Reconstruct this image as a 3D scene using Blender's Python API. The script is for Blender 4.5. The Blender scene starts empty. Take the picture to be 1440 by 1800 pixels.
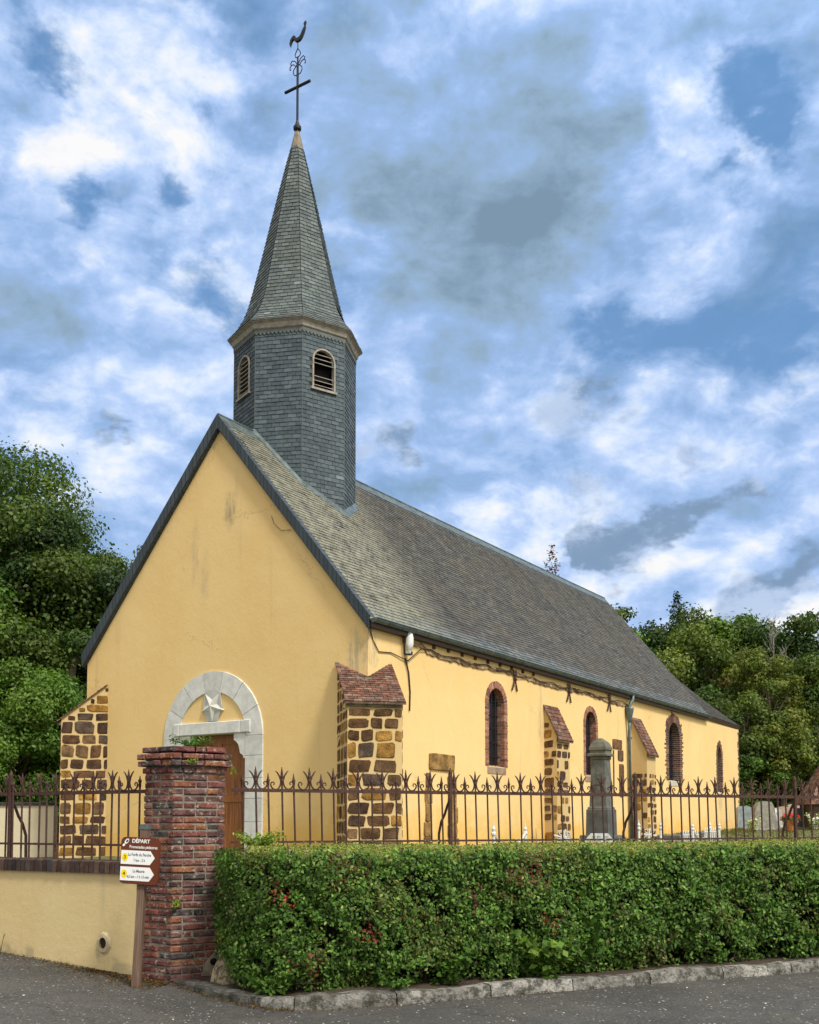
import bpy, math, random
import numpy as np
from mathutils import Vector, Matrix
from mathutils.geometry import tessellate_polygon
from math import sin, cos, pi, radians, atan2, sqrt, hypot

random.seed(7)
RNG = np.random.default_rng(7)
SC = bpy.context.scene
COL = SC.collection

# ------------------------------------------------------------------ camera
cam_data = bpy.data.cameras.new("camera")
cam = bpy.data.objects.new("camera", cam_data)
COL.objects.link(cam)
cam.location = (0, 0, 1.55)
cam.rotation_euler = (radians(90 + 3.437), 0, 0)
cam_data.sensor_width = 36
cam_data.lens = 36.293
cam_data.shift_y = 0.24283
cam_data.clip_start = 0.05
cam_data.clip_end = 3000
SC.camera = cam

# ------------------------------------------------------------------ light and exposure
SC.view_settings.view_transform = 'Standard'
SC.view_settings.look = 'None'
SC.view_settings.gamma = 1
SC.view_settings.exposure = 0.80
SC.cycles.max_bounces = 6
SC.cycles.diffuse_bounces = 3
SC.cycles.transparent_max_bounces = 6

SUN_EL, SUN_AZ = 50, 142           # azimuth clockwise from +Y
sun_data = bpy.data.lights.new("sun", 'SUN')
sun_data.energy = 2.0
sun_data.angle = radians(9)
sun_data.color = (1.0, 0.95, 0.86)
sun = bpy.data.objects.new("sun", sun_data)
COL.objects.link(sun)
SUN_DIR = Vector((sin(radians(SUN_AZ)) * cos(radians(SUN_EL)), cos(radians(SUN_AZ)) * cos(radians(SUN_EL)), sin(radians(SUN_EL))))
sun.rotation_euler = (-SUN_DIR).to_track_quat('-Z', 'Y').to_euler()

# cloud masses on the sky: azimuth, elevation, radius (degrees), weight
WHITE = [(-16.6, 36.0, 3.2, 0.9), (-12.1, 36.7, 2.6, 0.7), (-20.8, 32.3, 2.0, 1), (-12.7, 31.0, 2.3, 1), (-2.5, 30.5, 1.6, 0.9), (13.6, 34.3, 2.5, 1.0), (18.6, 33.1, 1.5, 0.6), (-20.0, 28.4, 2.9, 0.6), (-17.4, 28.1, 1.6, 0.5), (1.3, 31.4, 1.8, 0.5), (6.0, 22.2, 2.3, 0.5), (6.3, 15.5, 1.8, 0.8), (-8.5, 29.7, 2.9, 0.5), (16.0, 28.5, 2.4, 0.5), (8.8, 14.2, 2.1, 0.7), (-13.0, 22.1, 4.3, 0.5), (14.8, 13.9, 3.6, 0.5)]
GREY = [(2.5, 34.9, 6.4, 1), (7.2, 31.4, 4.7, 1), (2.5, 26.0, 4.7, 0.9), (-2.5, 36.5, 2.9, 0.6), (-17.4, 25.0, 3.3, 0.5), (-20.8, 26.5, 2.5, 0.6)]
PUFF = [(10.4, 15.9, 2.2, 1.1), (12.3, 14.6, 2.3, 1.2), (14.6, 15.8, 1.7, 1.0), (17.0, 16.7, 1.7, 0.9), (9.7, 22.1, 2.6, 0.8), (12.0, 22.6, 1.6, 0.7), (0.6, 20.0, 1.5, 0.9), (2.2, 19.2, 1.2, 0.8), (-1.6, 19.4, 1.0, 0.7), (18.2, 11.2, 2.0, 1.0), (20.4, 11.9, 1.6, 1.0), (-16.0, 19.7, 0.9, 0.9), (15.4, 20.0, 1.1, 0.7), (20.5, 14.1, 1.4, 0.8), (-17.5, 15.8, 1.6, 0.6), (8.9, 15.0, 1.2, 0.7)]
BLUE = [(-20.5, 36.0, 2.2, 1), (-14.8, 32.9, 1.6, 1), (-18.9, 30.2, 1.7, 1), (-11.5, 34.1, 1.2, 0.5), (-10.9, 27.1, 3.0, 0.9), (18.6, 35.3, 2.3, 0.9), (20.5, 33.4, 1.8, 1), (17.4, 32.2, 1.2, 0.8), (15.2, 25.4, 2.6, 0.8), (18.2, 24.6, 2.0, 0.9), (21.3, 23.8, 2.2, 0.9), (12.2, 25.6, 1.7, 0.6), (-17.4, 34.1, 1.1, 0.6), (10.3, 26.2, 1.6, 0.5)]


class NT:
    """small helper round a node tree"""
    def __init__(self, tree):
        self.t = tree

    def n(self, kind, **kw):
        x = self.t.nodes.new(kind)
        for k, v in kw.items():
            setattr(x, k, v)
        return x

    def link(self, a, b):
        self.t.links.new(a, b)

    def put(self, sock, v):
        if isinstance(v, bpy.types.NodeSocket):
            self.link(v, sock)
        elif v is not None:
            sock.default_value = v

    def math(self, op, a, b=None, c=None, clamp=False):
        x = self.n('ShaderNodeMath', operation=op, use_clamp=clamp)
        for i, v in enumerate((a, b, c)):
            if v is not None:
                self.put(x.inputs[i], v)
        return x.outputs[0]

    def vmath(self, op, a, b=None, scale=None):
        x = self.n('ShaderNodeVectorMath', operation=op)
        self.put(x.inputs[0], a)
        if b is not None:
            self.put(x.inputs[1], b)
        if scale is not None:
            self.put(x.inputs['Scale'], scale)
        return x.outputs['Value'] if op in ('DISTANCE', 'DOT_PRODUCT', 'LENGTH') else x.outputs[0]

    def ramp(self, v, lo, hi, a=0.0, b=1.0, smooth=True):
        x = self.n('ShaderNodeMapRange', interpolation_type='SMOOTHSTEP' if smooth else 'LINEAR')
        self.put(x.inputs['Value'], v)
        x.inputs['From Min'].default_value = lo
        x.inputs['From Max'].default_value = hi
        x.inputs['To Min'].default_value = a
        x.inputs['To Max'].default_value = b
        return x.outputs['Result']

    def noise(self, vec, scale, detail=4, rough=0.55, dist=0.0, color=False):
        x = self.n('ShaderNodeTexNoise')
        if vec is not None:
            self.put(x.inputs['Vector'], vec)
        x.inputs['Scale'].default_value = scale
        x.inputs['Detail'].default_value = detail
        x.inputs['Roughness'].default_value = rough
        x.inputs['Distortion'].default_value = dist
        return x.outputs['Color' if color else 'Fac']

    def mix(self, f, a, b, mode='MIX'):
        x = self.n('ShaderNodeMix', data_type='RGBA', blend_type=mode)
        self.put(x.inputs[0], f)
        for s, v in ((x.inputs[6], a), (x.inputs[7], b)):
            if isinstance(v, tuple):
                v = (*v[:3], 1)
            self.put(s, v)
        return x.outputs[2]

    def mapping(self, vec, scale=(1, 1, 1), loc=(0, 0, 0), rot=(0, 0, 0)):
        x = self.n('ShaderNodeMapping')
        self.put(x.inputs['Vector'], vec)
        x.inputs['Scale'].default_value = scale
        x.inputs['Location'].default_value = loc
        x.inputs['Rotation'].default_value = rot
        return x.outputs[0]


def dirv(az, el):
    a, e = radians(az), radians(el)
    return (sin(a) * cos(e), cos(a) * cos(e), sin(e))


def build_sky():
    w = bpy.data.worlds.new("World")
    SC.world = w
    w.use_nodes = True
    w.node_tree.nodes.clear()
    N = NT(w.node_tree)
    tc = N.n('ShaderNodeTexCoord').outputs['Generated']
    sky = N.n('ShaderNodeTexSky', sky_type='NISHITA')
    sky.sun_disc = False
    sky.sun_elevation = radians(SUN_EL)
    sky.sun_rotation = radians(SUN_AZ)
    sky.air_density = 1.1
    sky.dust_density = 0.5
    sky.ozone_density = 2.0
    # ragged cloud edges: the direction is disturbed by two sizes of noise
    flat = N.mapping(tc, scale=(1.0, 1.0, 1.6))
    d1 = N.vmath('SCALE', N.vmath('SUBTRACT', N.noise(flat, 7, 5, 0.6, color=True), (0.5, 0.5, 0.5)), scale=0.16)
    d2 = N.vmath('SCALE', N.vmath('SUBTRACT', N.noise(flat, 26, 5, 0.6, color=True), (0.5, 0.5, 0.5)), scale=0.055)
    warped = N.vmath('ADD', N.vmath('ADD', tc, d1), d2)

    def mass(lst, grow):
        tot = None
        for az, el, r, wt in lst:
            d = N.vmath('DISTANCE', warped, dirv(az, el))
            v = N.ramp(d, radians(r) * grow, 0.0, 0.0, wt)
            tot = v if tot is None else N.math('ADD', tot, v)
        return tot

    W, G, B = mass(WHITE, 1.7), mass(GREY, 1.7), mass(BLUE, 1.35)
    sep = N.n('ShaderNodeSeparateXYZ')
    N.link(tc, sep.inputs[0])
    el = sep.outputs['Z']
    K = 0.555                                    # exposure of the cloud colours
    c = lambda r, g, b: (r * K * 10, g * K * 10, b * K * 10)

    def density(off):
        """billowing cloud density; sampled twice so that tops catch the light and undersides stay grey"""
        v = N.vmath('ADD', flat, off)
        v = N.vmath('ADD', v, N.vmath('SCALE', N.vmath('SUBTRACT', N.noise(v, 7.0, 3, 0.5, color=True), (.5, .5, .5)), scale=0.10))
        a = N.noise(v, 4.2, 8, 0.52)
        b = N.noise(N.mapping(v, loc=(3.1, 1.7, 0.4)), 12, 10, 0.60)
        return N.math('ADD', N.math('MULTIPLY', a, 0.66), N.math('MULTIPLY', b, 0.34))

    f0 = density((0, 0, 0))
    fup = density((-0.018, -0.004, 0.045))
    f1 = f0
    relief = N.math('SUBTRACT', f0, fup)
    det = N.noise(N.mapping(flat, loc=(5.2, 0.3, 2.2)), 21, 10, 0.62)
    low = N.ramp(el, 0.50, 0.12)                 # paler, hazier cloud lower down
    cover = N.math('ADD', f0, N.math('SUBTRACT', N.math('MULTIPLY', N.math('ADD', W, G), 0.22), N.math('MULTIPLY', B, N.ramp(det, 0.35, 0.65, 0.30, 0.17))))
    cover = N.ramp(N.math('ADD', cover, N.math('MULTIPLY', low, 0.06)), 0.31, 0.56, 0.12, 1.0)
    shade = N.math('ADD', 0.545, N.math('MULTIPLY', relief, 2.3))
    shade = N.math('ADD', shade, N.math('MULTIPLY', N.math('SUBTRACT', f0, 0.5), 0.8))
    shade = N.math('ADD', shade, N.math('SUBTRACT', N.math('MULTIPLY', W, 0.33), N.math('MULTIPLY', N.ramp(G, 0.0, 1.7, 0, 1.0), 0.37)))
    shade = N.math('ADD', shade, N.math('ADD', N.math('MULTIPLY', low, 0.14), N.math('MULTIPLY', N.math('SUBTRACT', det, 0.5), 0.42)))
    cr = N.n('ShaderNodeValToRGB')
    N.link(shade, cr.inputs[0])
    stops = [(0.0, c(0.21, 0.32, 0.44)), (0.25, c(0.30, 0.44, 0.60)), (0.50, c(0.35, 0.53, 0.86)), (0.68, c(0.50, 0.67, 1.0)), (0.85, c(0.76, 0.87, 1.05)), (1.0, c(1.0, 1.0, 1.0))]
    els = cr.color_ramp.elements
    els[0].position, els[0].color = stops[0][0], (*stops[0][1], 1)
    els[1].position, els[1].color = stops[-1][0], (*stops[-1][1], 1)
    for p_, c_ in stops[1:-1]:
        e_ = els.new(p_); e_.color = (*c_, 1)
    blue = N.mix(0.65, sky.outputs[0], c(0.09, 0.27, 0.56))
    col = N.mix(cover, blue, cr.outputs[0])
    # crisp-edged white billows and small grey cumulus in front of the veil
    edge = N.math('ADD', N.math('MULTIPLY', N.math('SUBTRACT', f0, 0.5), 1.5), N.math('MULTIPLY', N.math('SUBTRACT', det, 0.5), 1.1))
    wm = N.ramp(N.math('ADD', N.math('MULTIPLY', W, 0.75), edge), 0.44, 0.92, 0, 0.9)
    wm = N.math('MULTIPLY', wm, N.ramp(G, 1.0, 0.2, 0.35, 1.0))
    col = N.mix(wm, col, N.mix(N.ramp(relief, -0.05, 0.06), c(0.66, 0.78, 0.98), c(1.0, 1.0, 1.02)))
    pm = N.ramp(N.math('ADD', mass(PUFF, 1.5), edge), 0.26, 0.86, 0, 0.90)
    pcol = N.mix(N.ramp(N.math('ADD', N.math('MULTIPLY', relief, 3.5), N.math('MULTIPLY', N.math('SUBTRACT', det, 0.5), 1.6)), -0.22, 0.26), c(0.22, 0.33, 0.49), c(0.50, 0.63, 0.86))
    col = N.mix(pm, col, pcol)
    # unseen cloud overhead and behind the viewer, made whiter to warm the fill light
    away = N.math('MAXIMUM', N.ramp(el, 0.63, 0.80), N.ramp(sep.outputs['Y'], 0.62, 0.15))
    col = N.mix(away, col, N.mix(N.ramp(f1, .35, .65), c(0.50, 0.485, 0.46), c(0.80, 0.775, 0.72)))
    # sky round the sun brightened out of view, added to strengthen the soft light
    sd = N.vmath('DOT_PRODUCT', tc, tuple(SUN_DIR))
    glow = N.ramp(sd, 0.0, 1.0, 1.0, 2.2)
    col = N.vmath('SCALE', col, scale=glow)
    bg = N.n('ShaderNodeBackground')
    N.link(col, bg.inputs['Color'])
    bg.inputs['Strength'].default_value = 0.1
    out = N.n('ShaderNodeOutputWorld')
    N.link(bg.outputs[0], out.inputs[0])


build_sky()

# ------------------------------------------------------------------ helpers
def tag(o, label=None, cat=None, group=None, kind=None):
    if label: o['label'] = label
    if cat: o['category'] = cat
    if group: o['group'] = group
    if kind: o['kind'] = kind
    return o


def empty(name, loc=(0, 0, 0), rz=0.0, label=None, cat=None, group=None):
    o = bpy.data.objects.new(name, None)
    o.empty_display_size = 0.2
    COL.objects.link(o)
    o.location = loc
    o.rotation_euler = (0, 0, rz)
    return tag(o, label, cat, group)


def copy_tree(o, parent=None):
    c = o.copy()
    COL.objects.link(c)
    if parent is not None:
        c.parent = parent
    for ch in list(o.children):
        copy_tree(ch, c)
    return c


class MB:
    """collects faces; build() links them as one mesh object"""
    def __init__(self):
        self.v, self.f, self.c, self.uv, self.m = [], [], [], [], []
        self.cur = (0.5, 0.5, 0.5)
        self.mi = 0

    def face(self, pts, col=None, uv=None):
        i = len(self.v)
        self.v.extend([tuple(p) for p in pts])
        self.f.append(tuple(range(i, i + len(pts))))
        self.c.append(col or self.cur)
        self.uv.append(uv)
        self.m.append(self.mi)

    def shared(self, verts, faces, col=None):
        i = len(self.v)
        self.v.extend([tuple(p) for p in verts])
        for f in faces:
            self.f.append(tuple(i + k for k in f))
            self.c.append(col or self.cur)
            self.uv.append(None)
            self.m.append(self.mi)

    def box(self, x0, x1, y0, y1, z0, z1, col=None):
        v = [(x0, y0, z0), (x1, y0, z0), (x1, y1, z0), (x0, y1, z0), (x0, y0, z1), (x1, y0, z1), (x1, y1, z1), (x0, y1, z1)]
        self.shared(v, [(0, 3, 2, 1), (4, 5, 6, 7), (0, 1, 5, 4), (1, 2, 6, 5), (2, 3, 7, 6), (3, 0, 4, 7)], col)

    def hexa(self, b, t, col=None):
        """b, t: two quads (bottom and top) of matching corners"""
        self.shared(list(b) + list(t), [(3, 2, 1, 0), (4, 5, 6, 7), (0, 1, 5, 4), (1, 2, 6, 5), (2, 3, 7, 6), (3, 0, 4, 7)], col)

    def chamfer(self, b, t, ch, col=None):
        """like hexa, but the top quad is drawn in by ch over the last ch of height"""
        b = [Vector(p) for p in b]; t = [Vector(p) for p in t]
        ct = sum(t, Vector()) / 4
        mid = [tp + (bp - tp).normalized() * ch for bp, tp in zip(b, t)]
        top = []
        for k in range(4):
            e1 = (t[(k + 1) % 4] - t[k]); e2 = (t[k - 1] - t[k])
            top.append(t[k] + e1.normalized() * min(ch, e1.length * .4) + e2.normalized() * min(ch, e2.length * .4))
        vs = b + mid + top
        fs = [(3, 2, 1, 0), (8, 9, 10, 11)]
        for k in range(4):
            j = (k + 1) % 4
            fs += [(k, j, 4 + j, 4 + k), (4 + k, 4 + j, 8 + j, 8 + k)]
        self.shared(vs, fs, col)

    def prism(self, poly, d, col=None, caps=True):
        """poly: 3-D loop, d: extrusion vector"""
        a = [Vector(p) for p in poly]
        b = [p + Vector(d) for p in a]
        n = len(a)
        fs = [(k, (k + 1) % n, n + (k + 1) % n, n + k) for k in range(n)]
        if caps:
            fs += [tuple(range(n - 1, -1, -1)), tuple(range(n, 2 * n))]
        self.shared(a + b, fs, col)

    def tube(self, pts, r, sides=6, col=None, caps=True):
        pts = [Vector(p) for p in pts]
        n = len(pts)
        rr = r if isinstance(r, (list, tuple)) else [r] * n
        rings = []
        ref = None
        for i in range(n):
            t = (pts[min(i + 1, n - 1)] - pts[max(i - 1, 0)])
            if t.length < 1e-9: t = Vector((0, 0, 1))
            t.normalize()
            if ref is None:
                ref = Vector((1, 0, 0)) if abs(t.x) < .8 else Vector((0, 1, 0))
            a = (ref - t * ref.dot(t))
            if a.length < 1e-6: a = t.orthogonal()
            a.normalize(); ref = a
            b = t.cross(a)
            rings += [pts[i] + (a * cos(2 * pi * k / sides) + b * sin(2 * pi * k / sides)) * rr[i] for k in range(sides)]
        fs = []
        for i in range(n - 1):
            for k in range(sides):
                j = (k + 1) % sides
                fs.append((i * sides + k, i * sides + j, (i + 1) * sides + j, (i + 1) * sides + k))
        if caps:
            fs += [tuple(range(sides - 1, -1, -1)), tuple(range((n - 1) * sides, n * sides))]
        self.shared(rings, fs, col)

    def lathe(self, prof, c=(0, 0, 0), sides=10, col=None, rot=0.0, scale=(1, 1)):
        """prof: (r, z) from bottom to top"""
        vs, fs = [], []
        for r, z in prof:
            for k in range(sides):
                a = rot + 2 * pi * k / sides
                vs.append((c[0] + r * cos(a) * scale[0], c[1] + r * sin(a) * scale[1], c[2] + z))
        for i in range(len(prof) - 1):
            for k in range(sides):
                j = (k + 1) % sides
                fs.append((i * sides + k, i * sides + j, (i + 1) * sides + j, (i + 1) * sides + k))
        fs += [tuple(range(sides - 1, -1, -1)), tuple(range((len(prof) - 1) * sides, len(prof) * sides))]
        self.shared(vs, fs, col)

    def build(self, name, mat, parent=None, smooth=False):
        me = bpy.data.meshes.new(name)
        me.from_pydata(self.v, [], self.f)
        nl = len(me.loops)
        cols = np.ones((nl, 4), np.float32)
        uvs = np.zeros((nl, 2), np.float32)
        k = 0
        for f, c, uv in zip(self.f, self.c, self.uv):
            m = len(f)
            cols[k:k + m, :3] = c
            if uv is not None:
                uvs[k:k + m] = uv
            k += m
        at = me.color_attributes.new('Col', 'FLOAT_COLOR', 'CORNER')
        at.data.foreach_set('color', cols.ravel())
        ul = me.uv_layers.new(name='UVMap')
        ul.data.foreach_set('uv', uvs.ravel())
        for m in (mat if isinstance(mat, (list, tuple)) else [mat]):
            me.materials.append(m)
        if any(self.m):
            me.polygons.foreach_set('material_index', self.m)
        if smooth:
            me.polygons.foreach_set('use_smooth', [True] * len(me.polygons))
        me.update()
        o = bpy.data.objects.new(name, me)
        COL.objects.link(o)
        if parent is not None:
            o.parent = parent
        return o


def leaf_mesh(name, cen, nrm, size, col, mat, parent=None, aspect=0.55, rng=RNG):
    """many leaf quads: cen (n,3), nrm (n,3) rough facing, size (n,), col (n,3)"""
    n = len(cen)
    nrm = nrm / (np.linalg.norm(nrm, axis=1, keepdims=True) + 1e-9)
    r = rng.normal(size=(n, 3))
    t = np.cross(nrm, r)
    t /= (np.linalg.norm(t, axis=1, keepdims=True) + 1e-9)
    b = np.cross(nrm, t)
    s = size[:, None]
    fold = nrm * s * 0.12
    v = np.empty((n, 4, 3), np.float32)
    v[:, 0] = cen - t * s * 0.5
    v[:, 1] = cen - b * s * aspect * 0.5 + fold
    v[:, 2] = cen + t * s * 0.5
    v[:, 3] = cen + b * s * aspect * 0.5 + fold
    me = bpy.data.meshes.new(name)
    me.vertices.add(n * 4); me.loops.add(n * 4); me.polygons.add(n)
    me.vertices.foreach_set('co', v.ravel())
    me.loops.foreach_set('vertex_index', np.arange(n * 4, dtype=np.int32))
    me.polygons.foreach_set('loop_start', np.arange(0, n * 4, 4, dtype=np.int32))
    me.update(calc_edges=True)
    at = me.color_attributes.new('Col', 'FLOAT_COLOR', 'CORNER')
    c4 = np.ones((n, 4, 4), np.float32)
    c4[:, :, :3] = col[:, None, :]
    at.data.foreach_set('color', c4.ravel())
    me.materials.append(mat)
    o = bpy.data.objects.new(name, me)
    COL.objects.link(o)
    if parent is not None:
        o.parent = parent
    return o


# ------------------------------------------------------------------ materials
def new_mat(name):
    m = bpy.data.materials.new(name)
    m.use_nodes = True
    m.node_tree.nodes.clear()
    N = NT(m.node_tree)
    p = N.n('ShaderNodeBsdfPrincipled')
    o = N.n('ShaderNodeOutputMaterial')
    N.link(p.outputs[0], o.inputs[0])
    return m, N, p, o


def bump(N, p, h, strength=0.3, dist=0.01):
    b = N.n('ShaderNodeBump')
    b.inputs['Strength'].default_value = strength
    b.inputs['Distance'].default_value = dist
    N.link(h, b.inputs['Height'])
    N.link(b.outputs[0], p.inputs['Normal'])


def obj_co(N):
    return N.n('ShaderNodeTexCoord').outputs['Object']


def attr(N):
    return N.n('ShaderNodeAttribute', attribute_name='Col').outputs['Color']


def mat_attr(name, rough=0.8, var=0.35, nscale=9, fine=60, bstr=0.4, bdist=0.01, spec=0.3, spots=None):
    """colour from the mesh's Col attribute, broken up by noise"""
    m, N, p, _ = new_mat(name)
    co = obj_co(N)
    n1 = N.noise(co, nscale, 5, 0.6)
    n2 = N.noise(co, fine, 4, 0.65)
    k = N.math('ADD', N.ramp(n1, 0.3, 0.7, 1 - var, 1 + var), N.ramp(n2, 0.3, 0.7, -var * .5, var * .5))
    col = N.vmath('SCALE', attr(N), scale=k)
    if spots:
        sc, lo, hi, sp, amt = spots
        col = N.mix(N.ramp(N.noise(co, sc, 6, 0.7), lo, hi, 0, amt), col, sp)
    N.link(col, p.inputs['Base Color'])
    p.inputs['Roughness'].default_value = rough
    p.inputs['Specular IOR Level'].default_value = spec
    bump(N, p, N.math('ADD', n1, n2), bstr, bdist)
    return m


def mat_plain(name, col, rough=0.6, metal=0.0, var=0.15, nscale=20, bstr=0.15, bdist=0.004, spec=0.4):
    m, N, p, _ = new_mat(name)
    co = obj_co(N)
    n1 = N.noise(co, nscale, 5, 0.6)
    c = N.vmath('SCALE', (*col,), scale=N.ramp(n1, 0.3, 0.7, 1 - var, 1 + var))
    N.link(c, p.inputs['Base Color'])
    p.inputs['Roughness'].default_value = rough
    p.inputs['Metallic'].default_value = metal
    p.inputs['Specular IOR Level'].default_value = spec
    bump(N, p, n1, bstr, bdist)
    return m


def mat_plaster(name, base, stains_and_tones=(), foot=None, streak=0.25, tint=(0.42, 0.33, 0.19), crack=(0.35, 0.004, 0.5)):
    """lime render: soft mottling, run-down streaks, named stains (centre, size) and a lichen band at the foot"""
    m, N, p, _ = new_mat(name)
    co = obj_co(N)
    big = N.noise(co, 0.55, 5, 0.6, 0.4)
    mid = N.noise(co, 2.6, 6, 0.6)
    fine = N.noise(co, 70, 3, 0.6)
    col = N.mix(N.ramp(big, 0.3, 0.72, 0, 0.55), base, tuple(x * y for x, y in zip(base, (0.93, 0.86, 0.72))))
    col = N.mix(N.ramp(mid, 0.52, 0.78, 0, 0.35), col, tuple(x * y for x, y in zip(base, (1.05, 1.05, 1.12))))
    run = N.noise(N.mapping(co, scale=(2.2, 2.2, 0.16)), 1.6, 5, 0.65)
    col = N.mix(N.ramp(run, 0.56, 0.80, 0, streak), col, tint)
    for c, s, c2, a in stains_and_tones:
        v = N.vmath('DIVIDE', N.vmath('SUBTRACT', co, c), s)
        wob = N.vmath('ADD', v, N.vmath('SCALE', N.vmath('SUBTRACT', N.noise(co, 4.0, 5, 0.7, color=True), (.5, .5, .5)), scale=1.5))
        f = N.math('MULTIPLY', N.ramp(N.vmath('LENGTH', wob), 1.0, 0.25, 0, a), N.ramp(N.noise(N.mapping(co, scale=(9, 9, 1.5)), 1.5, 5, 0.7), 0.3, 0.65))
        col = N.mix(f, col, c2)
    if foot:
        z0, z1, fc, fa = foot
        sep = N.n('ShaderNodeSeparateXYZ'); N.link(co, sep.inputs[0])
        zz = N.math('ADD', sep.outputs['Z'], N.math('MULTIPLY', N.math('SUBTRACT', mid, 0.5), 1.6))
        col = N.mix(N.ramp(zz, z1, z0, 0, fa), col, fc)
    vs, vw, va = crack
    cr = N.n('ShaderNodeTexVoronoi', feature='DISTANCE_TO_EDGE'); cr.inputs['Scale'].default_value = vs
    N.link(N.vmath('ADD', co, N.vmath('SCALE', N.noise(co, 2.2, 6, 0.7, color=True), scale=0.9)), cr.inputs['Vector'])
    col = N.mix(N.math('MULTIPLY', N.ramp(cr.outputs['Distance'], vw, vw * .3, 0, va), N.ramp(N.noise(N.mapping(co, loc=(7, 3, 1)), 0.6, 3, 0.5), 0.52, 0.60)), col, tuple(x * .35 for x in base))
    patch = N.noise(N.mapping(co, loc=(2, 9, 4)), 0.9, 2, 0.4)
    col = N.mix(N.ramp(patch, 0.60, 0.615, 0, 0.22), col, tuple(x * y for x, y in zip(base, (1.04, 1.02, 1.06))))
    k = N.ramp(fine, 0.3, 0.7, 0.95, 1.05)
    N.link(N.vmath('SCALE', col, scale=k), p.inputs['Base Color'])
    p.inputs['Roughness'].default_value = 0.9
    p.inputs['Specular IOR Level'].default_value = 0.2
    h = N.math('ADD', N.math('MULTIPLY', fine, 0.25), N.math('ADD', mid, N.math('MULTIPLY', N.noise(co, 14, 4, 0.6), 0.5)))
    bump(N, p, h, 0.35, 0.02)
    return m


def mat_slate(name, w, h, dark, light, moss=0.0, mosscol=(0.20, 0.17, 0.09), lichen=0.0, gap=0.016, lich_u=None, run=0.3):
    """hung slates from the UV map (metres): each slate its own tint, dark joints, lapped relief, lichen and moss"""
    m, N, p, _ = new_mat(name)
    uv = N.n('ShaderNodeUVMap', uv_map='UVMap').outputs[0]
    co = obj_co(N)
    jig = N.vmath('SCALE', N.vmath('SUBTRACT', N.noise(co, 5, 3, 0.6, color=True), (.5, .5, .5)), scale=0.035)
    uvj = N.vmath('ADD', uv, jig)
    br = N.n('ShaderNodeTexBrick')
    N.link(uvj, br.inputs['Vector'])
    br.offset = 0.5; br.offset_frequency = 2
    br.inputs['Color1'].default_value = (0, 0, 0, 1)
    br.inputs['Color2'].default_value = (1, 1, 1, 1)
    br.inputs['Mortar'].default_value = (0.5, 0.5, 0.5, 1)
    br.inputs['Scale'].default_value = 1
    br.inputs['Mortar Size'].default_value = gap * 0.5
    br.inputs['Mortar Smooth'].default_value = 0.2
    br.inputs['Brick Width'].default_value = w
    br.inputs['Row Height'].default_value = h
    tone = N.n('ShaderNodeSeparateColor'); N.link(br.outputs['Color'], tone.inputs[0])
    t = tone.outputs[0]
    big = N.noise(co, 0.7, 6, 0.62, 0.5)
    mid = N.noise(co, 3.2, 6, 0.65)
    fine = N.noise(co, 30, 4, 0.7)
    col = N.mix(N.math('ADD', N.math('MULTIPLY', t, 0.75), N.math('MULTIPLY', mid, 0.3)), dark, light)
    if run:
        rn = N.noise(N.mapping(uv, scale=(1.6, 0.12, 1)), 1.3, 5, 0.65)
        col = N.mix(N.ramp(rn, 0.5, 0.75, 0, run), col, tuple(x * 0.55 for x in dark))
    if moss:
        f = N.ramp(N.math('ADD', N.math('MULTIPLY', big, 0.7), N.math('MULTIPLY', mid, 0.4)), 0.42, 0.72, 0, moss)
        col = N.mix(N.math('MULTIPLY', f, N.ramp(fine, 0.25, 0.6, 0.45, 1)), col, mosscol)
    if lich_u:
        u0, u1, lc, la = lich_u
        su = N.n('ShaderNodeSeparateXYZ'); N.link(uv, su.inputs[0])
        edge = N.math('ADD', su.outputs[0], N.math('ADD', N.math('MULTIPLY', N.math('SUBTRACT', mid, .5), 2.2), N.math('MULTIPLY', su.outputs[1], -0.25)))
        f = N.math('MULTIPLY', N.ramp(edge, u1, u0, 0, la), N.ramp(N.math('ADD', N.math('MULTIPLY', fine, .5), N.math('MULTIPLY', mid, .6)), 0.42, 0.66))
        col = N.mix(f, col, lc)
    if lichen:
        f = N.ramp(N.noise(co, 11, 6, 0.75), 0.56, 0.72, 0, lichen)
        col = N.mix(f, col, (0.34, 0.33, 0.25))
        f = N.ramp(N.noise(N.mapping(co, loc=(5, 2, 1)), 6, 6, 0.75), 0.60, 0.74, 0, lichen * .9)
        col = N.mix(f, col, (0.30, 0.22, 0.07))
    col = N.mix(N.math('MULTIPLY', br.outputs['Fac'], 0.82), col, (0.012, 0.014, 0.017))
    N.link(col, p.inputs['Base Color'])
    p.inputs['Roughness'].default_value = 0.62
    p.inputs['Specular IOR Level'].default_value = 0.35
    # lapped relief: every course rises towards its lower edge
    sv = N.n('ShaderNodeSeparateXYZ'); N.link(uvj, sv.inputs[0])
    fr = N.math('FRACT', N.math('DIVIDE', sv.outputs[1], h))
    hgt = N.math('SUBTRACT', N.math('ADD', N.math('MULTIPLY', N.math('SUBTRACT', 1.0, fr), 0.7), N.math('MULTIPLY', t, 0.5)), br.outputs['Fac'])
    hgt = N.math('ADD', hgt, N.math('MULTIPLY', fine, 0.4))
    bump(N, p, hgt, 0.8, 0.016)
    return m


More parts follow.
